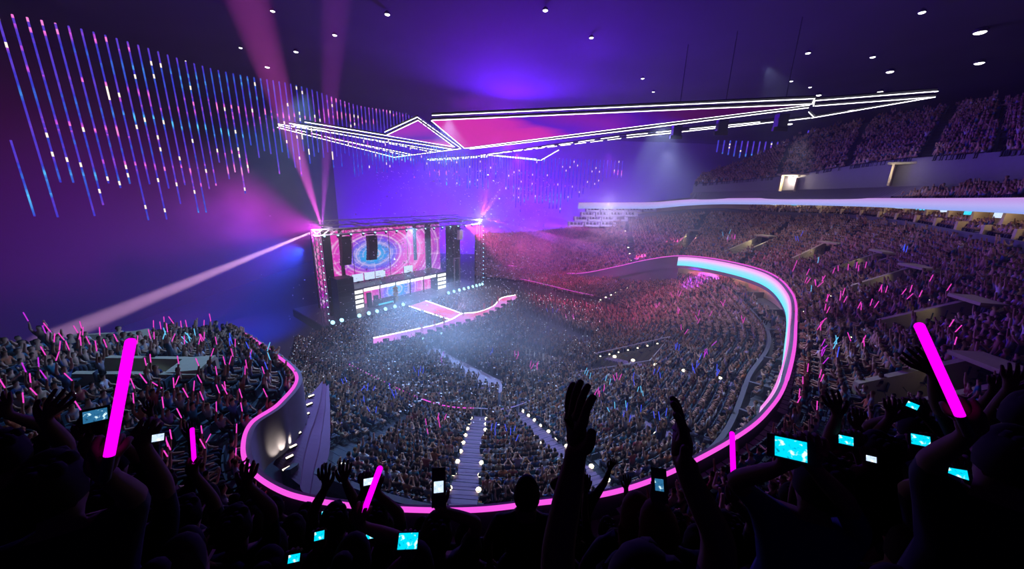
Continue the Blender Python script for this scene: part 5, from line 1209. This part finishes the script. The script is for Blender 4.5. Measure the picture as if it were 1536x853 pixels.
def phone(x, y, D, w, h, label, mat='phone_c', roll=0.0, body=None, grp=None):
    """screen w x h pixels at depth D, facing the camera side"""
    D = D-0.085; P = at_d(x, y, D); W_, H_ = w/F*D, h/F*D; bw, bh = (body or (W_*1.14, H_*1.14))
    if body: bw, bh = body[0]/F*D, body[1]/F*D
    root = empty('mobile_phone', label, 'phone', tuple(P)); d = Vector(EYE-P).normalized(); d = (d+Vector((0, 0, 0.12))).normalized()
    q = d.to_track_quat('Z', 'Y').to_matrix(); up = Vector(UP); xx = up.cross(d).normalized(); yy = d.cross(xx)
    Mx = Matrix((xx, yy, d)).transposed() @ Matrix.Rotation(roll, 3, 'Z'); root.rotation_euler = Mx.to_euler()
    MB().box((0, 0, -0.006), (bw, bh, 0.009)).box((0, 0, -0.012), (bw*0.94, bh*0.94, 0.004)).build('body', M['black'], root)
    MB().box((0, 0, -0.0005), (W_, H_, 0.003)).build('screen', M[mat], root)
U = (0, 0.1, 1)
# the two big arms in the middle belong to one person clapping overhead
near_person('person clapping overhead, two huge dark arms in the middle of the picture', 955, 1010, 0.82, {'L': (866, 672, 0.80, (-0.12, 0.0, 1), 0.12), 'R': (1022, 690, 0.84, (-0.12, 0.0, 1), 0.10)}, 0.0, 'short')
hero = bpy.data.objects['person'] if 'person' in bpy.data.objects and 'clapping overhead' in bpy.data.objects['person'].get('label', '') else [o for o in COL.objects if 'huge dark arms' in str(o.get('label', ''))][0]
slab('trim_60', (hero.location.x, hero.location.y, hero.location.z-0.6), (0.9, 0.5, 1.2), M['tread'], 'concrete step under the clapping person')
near_person('bald headed silhouette left of the big raised arms', 790, 742, 2.5, None, 0, 'crop')
near_person('person with both arms raised seen between the two huge arms', 874, 728, 4.6, {'L': (846, 712, 4.5, (-0.2, 0, 1), 0.6), 'R': (915, 703, 4.4, (0.3, 0, 1), 0.5)}, 0, 'crop')
near_person('brown haired person holding up a phone right of centre', 955, 775, 2.2, {'R': (990, 758, 1.95, (0, 0.1, 1), 0.75)}, 0, 'long', 'hairbr')
phone(989, 727, 1.95, 12, 16, 'upright phone with violet picture held up between the huge arms', 'phone_b', 0.05, (22, 46))
near_person('person with long brown hair right of the upright phone', 985, 790, 2.0, None, 0.1, 'long', 'hairbr')
near_person('person filming with a phone left of centre', 655, 802, 2.2, {'R': (663, 765, 2.1, (0, 0.1, 1), 0.75)}, 0, 'short')
phone(658, 730, 2.1, 14, 15, 'upright phone with pale picture above the dark crowd left of centre', 'phone_w', 0.0, (20, 52))
near_person('person holding a wide phone behind the slanted glow stick', 560, 795, 2.6, {'L': (546, 736, 2.4, U, 0.8), 'R': (566, 740, 2.4, U, 0.8)}, 0, 'short')
phone(553, 722, 2.4, 14, 9, 'small wide phone beside the slanted glow stick', 'phone_w')
near_person('person raising the slanted glow stick at bottom centre left', 530, 842, 1.9, {'R': (540, 788, 1.85, (0.2, 0, 1), 0.95)}, 0, 'bun')
held_stick(541, 780, 1.85, 571, 699, 1.85, 0.0155, 'slanted magenta glow stick at bottom centre left')
near_person('person raising the huge glow stick on the left', 120, 770, 1.55, {'R': (158, 712, 1.08, (0.2, 0.2, 1), 0.95)}, 0.5, 'short')
held_stick(161, 698, 1.05, 197, 507, 1.05, 0.0128, 'huge magenta glow stick raised on the left')
near_person('person raising the thin upright glow stick on the left', 280, 775, 2.5, {'R': (292, 712, 2.4, U, 0.95)}, 0.3, 'short')
held_stick(292, 702, 2.4, 288, 641, 2.4, 0.0125, 'thin upright magenta glow stick on the left')
near_person('person raising the upright glow stick right of centre', 1085, 800, 2.3, {'R': (1101, 752, 2.2, U, 0.95)}, -0.1, 'short')
held_stick(1101, 742, 2.2, 1098, 647, 2.2, 0.0150, 'upright magenta glow stick right of centre')
near_person('person raising the huge glow stick on the right', 1480, 720, 1.5, {'L': (1452, 652, 1.15, (-0.4, 0.1, 0.9), 0.95)}, -0.6, 'short')
held_stick(1446, 636, 1.12, 1377, 484, 1.12, 0.0128, 'huge magenta glow stick leaning left on the right side')
near_person('person pointing up left behind the huge right glow stick', 1560, 690, 1.9, {'L': (1402, 560, 1.75, (-0.8, 0.2, 0.55), 0.15)}, -0.7, 'short')
near_person('person with tall raised arm at the right edge', 1545, 720, 2.2, {'L': (1512, 585, 2.0, (-0.1, 0, 1), 0.25), 'R': (1592, 590, 2.0, U, 0.3)}, -0.7, 'short')
near_person('person with fist raised at the right behind the crowd', 1520, 650, 2.7, {'L': (1487, 590, 2.6, (0.0, 0, 1), 0.5)}, -0.7, 'short')
near_person('person flashing a V sign with the left arm at the left edge', 10, 690, 1.9, {'R': (66, 628, 1.75, (0.5, 0.2, 0.6), 0.15)}, 0.7, 'short')
near_person('person with raised open hand at the far left', -25, 665, 2.3, {'R': (14, 622, 2.2, (-0.2, 0, 1), 0.3)}, 0.7, 'bun')
near_person('round headed silhouette behind the left crowd', 92, 668, 2.9, {'R': (121, 658, 2.8, U, 0.9)}, 0.6, 'crop')
near_person('person filming with a phone on the left', 170, 735, 2.6, {'L': (134, 652, 2.3, (0, 0, 1), 0.7), 'R': (158, 650, 2.3, (-0.1, 0, 1), 0.7)}, 0.5, 'short')
phone(143, 623, 2.3, 24, 17, 'phone showing a dark concert picture held up on the left', 'phone_b', 0.05, (30, 24))
near_person('person stretching a phone to the right with both hands on the left side', 178, 790, 1.75, {'R': (214, 668, 1.6, (0.3, 0, 0.6), 0.75)}, 0.4, 'short')
phone(237, 656, 1.6, 13, 10, 'tiny pale phone screen held out beside the huge left glow stick', 'phone_w', -0.05, (17, 13))
near_person('person with raised open fingers left of the balcony light', 352, 792, 2.2, {'R': (372, 728, 2.1, (0.2, 0, 1), 0.2)}, 0.3, 'short')
near_person('person with both arms raised at the lower left', 505, 790, 2.6, {'L': (490, 728, 2.5, (-0.1, 0, 1), 0.3), 'R': (517, 722, 2.5, (0.1, 0, 1), 0.3)}, 0.2, 'short')
near_person('person filming with a large phone on the right', 1248, 752, 1.55, {'L': (1176, 700, 1.30, (0, 0.1, 1), 0.8), 'R': (1218, 700, 1.30, (-0.1, 0, 1), 0.8)}, -0.35, 'short', 'hairdk', 'clothb')
phone(1186, 673, 1.3, 38, 28, 'large wide phone with cyan picture of raised arms', 'phone_c', 0.0, (58, 33))
near_person('person filming with a small phone beside the large one', 1268, 712, 2.4, {'L': (1262, 676, 2.2, U, 0.8), 'R': (1285, 676, 2.2, U, 0.8)}, -0.4, 'short', 'hairbr')
phone(1269, 660, 2.2, 16, 12, 'small cyan phone right of the large phone', 'phone_c', 0, (24, 16))
near_person('person holding a small phone above curly hair', 1312, 730, 2.3, {'L': (1300, 702, 2.1, U, 0.8)}, -0.4, 'long')
phone(1307, 688, 2.1, 11, 8, 'tiny pale cyan phone on the right crowd', 'phone_w', 0, (15, 11))
near_person('person holding a square glowing phone overhead on the right', 1385, 712, 2.3, {'L': (1370, 682, 2.1, U, 0.8), 'R': (1394, 682, 2.1, U, 0.8)}, -0.5, 'short')
phone(1381, 660, 2.1, 19, 15, 'square cyan phone held up on the right', 'phone_c', 0.03, (26, 20))
near_person('person holding a tilted phone high on the right', 1372, 645, 2.6, {'L': (1354, 622, 2.4, (0.3, 0, 1), 0.8), 'R': (1386, 624, 2.4, (-0.3, 0, 1), 0.8)}, -0.5, 'short')
phone(1369, 608, 2.4, 12, 8, 'small tilted cyan phone above a dark head on the right', 'phone_c', -0.35, (20, 13))
near_person('person holding a slanted phone low on the right', 1462, 740, 1.8, {'L': (1436, 722, 1.6, (0, 0, 1), 0.8)}, -0.6, 'short')
phone(1436, 710, 1.6, 20, 13, 'slanted cyan phone low on the right', 'phone_c', 0.12, (26, 17))
near_person('person waving a spread hand up left on the right side', 1310, 700, 2.3, {'L': (1256, 622, 2.1, (-0.5, 0, 0.9), 0.15)}, -0.4, 'short')
near_person('person with a closed raised hand near the right glow sticks', 1300, 690, 2.7, {'R': (1284, 640, 2.5, (0, 0, 1), 0.6)}, -0.4, 'bun')
near_person('person with a raised cupped hand left of the tilted phone', 1350, 700, 2.5, {'L': (1334, 628, 2.3, (-0.1, 0, 1), 0.45)}, -0.5, 'short')
for i, (x, y, D, w, h, mt, lb) in enumerate([(479, 803, 2.2, 13, 11, 'phone_c', 'small square cyan phone at the bottom left of centre'), (555, 803, 2.5, 11, 8, 'phone_c', 'small cyan phone below the slanted glow stick'), (529, 822, 2.6, 7, 6, 'phone_c', 'tiny cyan phone at the bottom between two others'), (441, 837, 2.0, 15, 10, 'phone_c', 'slanted cyan phone at the bottom edge on the left'), (612, 811, 1.7, 28, 20, 'phone_c', 'larger cyan phone at the bottom left of centre'), (487, 769, 3.0, 8, 5, 'phone_c', 'tiny cyan phone on the dark crowd line')]):
    phone(x, y, D, w, h, lb, mt, random.uniform(-0.15, 0.15))
    near_person('person holding the '+lb, x+8, y+42*2.0/D, D+0.25, {'L': (x-3, y+h*0.5+16, D-0.01, U, 0.85)}, 0.05, random.choice(['short', 'bun', 'long']))
# fillers: dark silhouettes shoulder to shoulder, shared meshes
fv = []
for hk, hnd, nm in [('short', {}, 'short haired'), ('long', {}, 'long haired'), ('bun', {}, 'person with a bun'), ('crop', {}, 'close cropped'), ('short', {'L': ((-0.22, 0.2, 1.95), (0, 0, 1), 0.3), 'R': ((0.22, 0.2, 1.98), (0, 0, 1), 0.3)}, 'both arms raised')]:
    me = near_mesh(hnd, [M['skinn'], M['cloth'], M['cloth']], 'filler'); fv.append((me, hk, nm))
rr = random.Random(11); spots_ = []
for row, D in enumerate((3.9, 3.2, 2.6, 2.0, 1.55)):
    x = -60+rr.uniform(0, 30)
    while x < 1600:
        hw = 0.25*530/D; y = sil_y(min(max(x, 0), 1536))+10+[4, 36, 74, 120, 175][row]+rr.uniform(-6, 8); x += hw*1.55*rr.uniform(0.9, 1.25)
        if row == 0 and 700 < x < 760 and False: continue
        if row >= 3 and 880 < x < 1040: continue
        if y > 1000: continue
        spots_.append((x, y, D*rr.uniform(0.96, 1.04)))
for k, (x, y, D) in enumerate(spots_):
    v = 4 if rr.random() < 0.08 and D > 2.5 else rr.choice([0, 0, 1, 2, 3]); me, hk, nm = fv[v]; P = at_d(x, y, D)
    o = bpy.data.objects.new('person', me); COL.objects.link(o); o.location = (P[0], P[1], P[2]-1.61); o.rotation_euler = (0, 0, -math.atan2(x-650, 700)*0.75+rr.uniform(-.25, .25))
    side = 'left third' if x < 512 else 'middle' if x < 1024 else 'right third'; lb = 'dark silhouette, %s, seen from behind, %s of foreground crowd' % (nm, side)
    tag(o, lb, 'person', lb); h = bpy.data.objects.new('hair', hair_mesh(hk, 'hairdk')); COL.objects.link(h); h.parent = o
print('stretch', STRETCH, 'fillers', len(spots_))

mb = MB(); rr = random.Random(9)
fp_ = [p for p in persons if (p['sec'] == 'floor' and p['q'][0] < 900) or (p['sec'] == 'lower' and p['q'][1] < 590 and p['q'][0] < 700) or (p['sec'] == 'left' and rr.random() < 0.05)]
for p in rr.sample(fp_, 620):
    D = p['q'][2]; r_ = 0.0011*D*rr.uniform(0.6, 1.1); P = p['pos']+np.array([rr.uniform(-.3, .3), rr.uniform(-.3, .3), 2.0 if p['sec'] == 'floor' else 1.6])
    mb.add([P+np.array(v)*r_ for v in ((1, 0, 0), (-1, 0, 0), (0, 1, 0), (0, -1, 0), (0, 0, 1), (0, 0, -1))], [(0, 2, 4), (2, 1, 4), (1, 3, 4), (3, 0, 4), (2, 0, 5), (1, 2, 5), (3, 1, 5), (0, 3, 5)])
M['torch'] = glow('phone_torch', (0.75, 0.85, 1.0), 2.0)
tag(mb.build('phone_lights', M['torch']), 'hundreds of tiny white phone lights sparkling over the floor crowd', 'phone lights', None, 'stuff')
# ------------------------------------------------------------------ light
world = bpy.data.worlds.new('world'); scene.world = world; world.use_nodes = True
bg = world.node_tree.nodes['Background']; bg.inputs[0].default_value = (0.004, 0.008, 0.03, 1); bg.inputs[1].default_value = 1.0
def spot(name, loc, target, power, col, size, blend=0.3, r=0.15):
    l = bpy.data.lights.new(name, 'SPOT'); l.energy = power; l.color = col; l.spot_size = R(size); l.spot_blend = blend; l.shadow_soft_size = r
    o = bpy.data.objects.new(name, l); COL.objects.link(o); o.location = tuple(loc); d = Vector(target)-Vector(loc); o.rotation_euler = d.to_track_quat('-Z', 'Y').to_euler(); return o
def point(name, loc, power, col, r=0.3):
    l = bpy.data.lights.new(name, 'POINT'); l.energy = power; l.color = col; l.shadow_soft_size = r
    o = bpy.data.objects.new(name, l); COL.objects.link(o); o.location = tuple(loc); return o
BL = SW(0.2, -0.6, 17.6); BR = SW(35.4, -0.6, 17.8)
def dird(x, y, src, k=1.0):   # a target seen at (x,y), nearer or farther than the source
    D = proj(np.array(src))[2]; return at_d(x, y, D*k)
spot('beam_magenta', BL, dird(372, 0, BL, 0.45), 2200000, (1, 0.10, 0.8), 5.6, 0.6)
spot('beam_magenta', BL, dird(504, 0, BL, 0.45), 1600000, (0.75, 0.08, 1), 3.6, 0.6)
spot('beam_white', BL, dird(140, 482, BL, 0.8), 6000000, (1, 0.5, 0.85), 4.6, 0.6)
spot('beam_violet', BL, dird(310, 490, BL, 0.95), 900000, (0.45, 0.1, 1), 3.0, 0.6)
spot('wash_magenta', BL, dird(400, 350, BL, 1.0), 85000, (0.80, 0.02, 0.85), 98, 0.9)
spot('beam_violet', BR, dird(780, 0, BR, 0.4), 1600000, (0.7, 0.06, 1), 3.4, 0.6)
spot('beam_blue', BR, dird(930, 0, BR, 0.4), 1600000, (0.25, 0.04, 1), 8.0, 0.8)
spot('beam_pink', BR, dird(1100, 368, BR, 0.9), 1100000, (1, 0.10, 0.7), 2.6, 0.5)
spot('beam_pink', BR, dird(1000, 395, BR, 0.9), 1100000, (1, 0.10, 0.7), 2.6, 0.5)
spot('beam_violet', BR, dird(1180, 460, BR, 0.7), 900000, (0.3, 0.04, 1), 6.0, 0.6)
spot('wash_violet', BR, dird(735, 180, BR, 1.0), 60000, (0.55, 0.02, 1), 50, 1.0)
point('beam_source', BL+Vector((0, 0, 0.2)), 1800, (1, 0.75, 0.95), 0.35); point('beam_source', BR+Vector((0, 0, 0.2)), 1500, (1, 0.85, 0.9), 0.3)
# added unseen blue spots tinting the hall walls and the ceiling over the stage
for (x, y, z, tx, ty, tz, p, col, an) in [(-18, 104, 6, -22, 134, 20, 420000, (0.15, 0.01, 1), 110), (12, 104, 6, 14, 134, 22, 450000, (0.17, 0.01, 1), 115), (-46, 90, 5, -66, 100, 14, 50000, (0.12, 0.02, 1), 110), (-30, 50, 15, -58, 56, 4, 110000, (0.02, 0.06, 1), 100), (-44, 100, 8, -50, 134, 22, 260000, (0.13, 0.01, 1), 110), (40, 108, 16, 50, 134, 24, 50000, (0.16, 0.02, 1), 90),
                                         (-2, 84, 33, 4, 62, 44, 170000, (0.13, 0.01, 1), 140), (10, 60, 31.8, 14, 44, 44, 16000, (0.13, 0.01, 1), 120)]:
    spot('added_blue_spot', (x, y, z), (tx, ty, tz), p, col, an, 1.0, 0.3)
spot('fog_light', SW(16, -1, 17), (-12, 46, 2), 120000, (0.25, 0.5, 1), 70, 1.0)
# added overhead spots that fill the crowd with light, lamps unseen
for (x, y, z, tx, ty, p, col, an) in [(-6, 34, 30, -4, 24, 24000, (0.36, 0.58, 1), 80), (12, 32, 30, 12, 24, 22000, (0.5, 0.64, 1), 85), (20, 50, 30, 24, 48, 14000, (0.55, 0.62, 1), 90), (27, 36, 30, 27, 37, 4200, (0.8, 0.76, 0.9), 80),
                                  (-14, 26, 30, -20, 16, 14000, (0.22, 0.5, 1), 80), (-2, 50, 30, -4, 52, 10000, (0.3, 0.6, 1), 90), (36, 56, 32, 44, 62, 3600, (0.85, 0.8, 0.9), 90), (26, 42, 37.5, 66, 60, 4500, (0.5, 0.6, 1), 60)]:
    spot('crowd_fill', (x, y, z), (tx, ty, 2), p, col, an, 0.8, 0.25)
spot('violet_wash', (0, 72, 31), (8, 96, 6), 60000, (0.40, 0.03, 1), 75, 1.0)
spot('violet_wash', (16, 66, 31), (26, 84, 10), 30000, (0.35, 0.05, 1), 70, 1.0)
spot('red_wash', SW(34, 4, 16), (22, 68, 4), 160000, (1, 0.05, 0.4), 50, 0.9)
for s in (2, 7, 12, 26, 31, 35): spot('footlight_beam', SW(s, -0.4, 2.1), SW(s, -14, 1.0), 900, (0.35, 0.7, 1), 80, 0.9, 0.15)
_c = at_d(915, 306, 84); point('box_terrace_fill', _c, 5000, (0.75, 0.65, 1), 0.3)  # unseen lamp added in front of the white boxes to brighten them
point('runway_glow', ne[24]+np.array([0, 0, 3]), 300, (1, 0.5, 0.9), 0.3)
# haze
def haze(name, c, size, dens, col=(1, 1, 1), aniso=0.0, noise=False):
    m, nt, out = newmat(name); v = N(nt, 'ShaderNodeVolumeScatter'); v.inputs['Color'].default_value = (*col, 1); v.inputs['Density'].default_value = dens; v.inputs['Anisotropy'].default_value = aniso
    if noise:
        tc = N(nt, 'ShaderNodeTexCoord'); nz = N(nt, 'ShaderNodeTexNoise'); nz.inputs['Scale'].default_value = 0.11; nz.inputs['Detail'].default_value = 4; nt.links.new(tc.outputs['Object'], nz.inputs['Vector'])
        ln = N(nt, 'ShaderNodeVectorMath', operation='LENGTH'); mp = N(nt, 'ShaderNodeMapping'); mp.inputs['Scale'].default_value = (2/size[0], 2/size[1], 2/size[2]); nt.links.new(tc.outputs['Object'], mp.inputs[0]); nt.links.new(mp.outputs[0], ln.inputs[0])
        fall = math_n(nt, 'MAXIMUM', math_n(nt, 'SUBTRACT', 1.0, ln.outputs['Value']), 0.0)
        k = math_n(nt, 'MAXIMUM', math_n(nt, 'SUBTRACT', nz.outputs['Fac'], 0.38), 0.0)
        nt.links.new(math_n(nt, 'MULTIPLY', math_n(nt, 'MULTIPLY', k, fall), dens*8), v.inputs['Density'])
    nt.links.new(v.outputs[0], out.inputs[1])
    mb = MB()
    if noise: mb.ell((0, 0, 0), [s/2 for s in size], 20, 12)
    else: mb.box((0, 0, 0), size)
    o = mb.build(name, m); o.location = c
    return tag(o, {'haze': 'thin stage haze hanging in the arena air', 'fog': 'thicker drifting fog over the floor crowd', 'fog_cloud': 'glowing magenta fog beside the top corner of the stage'}[name], 'haze', None, 'stuff')
haze('haze', (-11, 68, 21.6), (90, 116, 42.4), 0.0030)
haze('fog', (-8, 47, 5), (44, 36, 12), 0.06, noise=True)
_c = at_d(395, 300, 66); haze('fog_cloud', tuple(_c), (34, 26, 24), 0.03, noise=True)
_c = at_d(850, 345, 84); haze('fog_cloud', tuple(_c), (62, 40, 26), 0.022, noise=True)
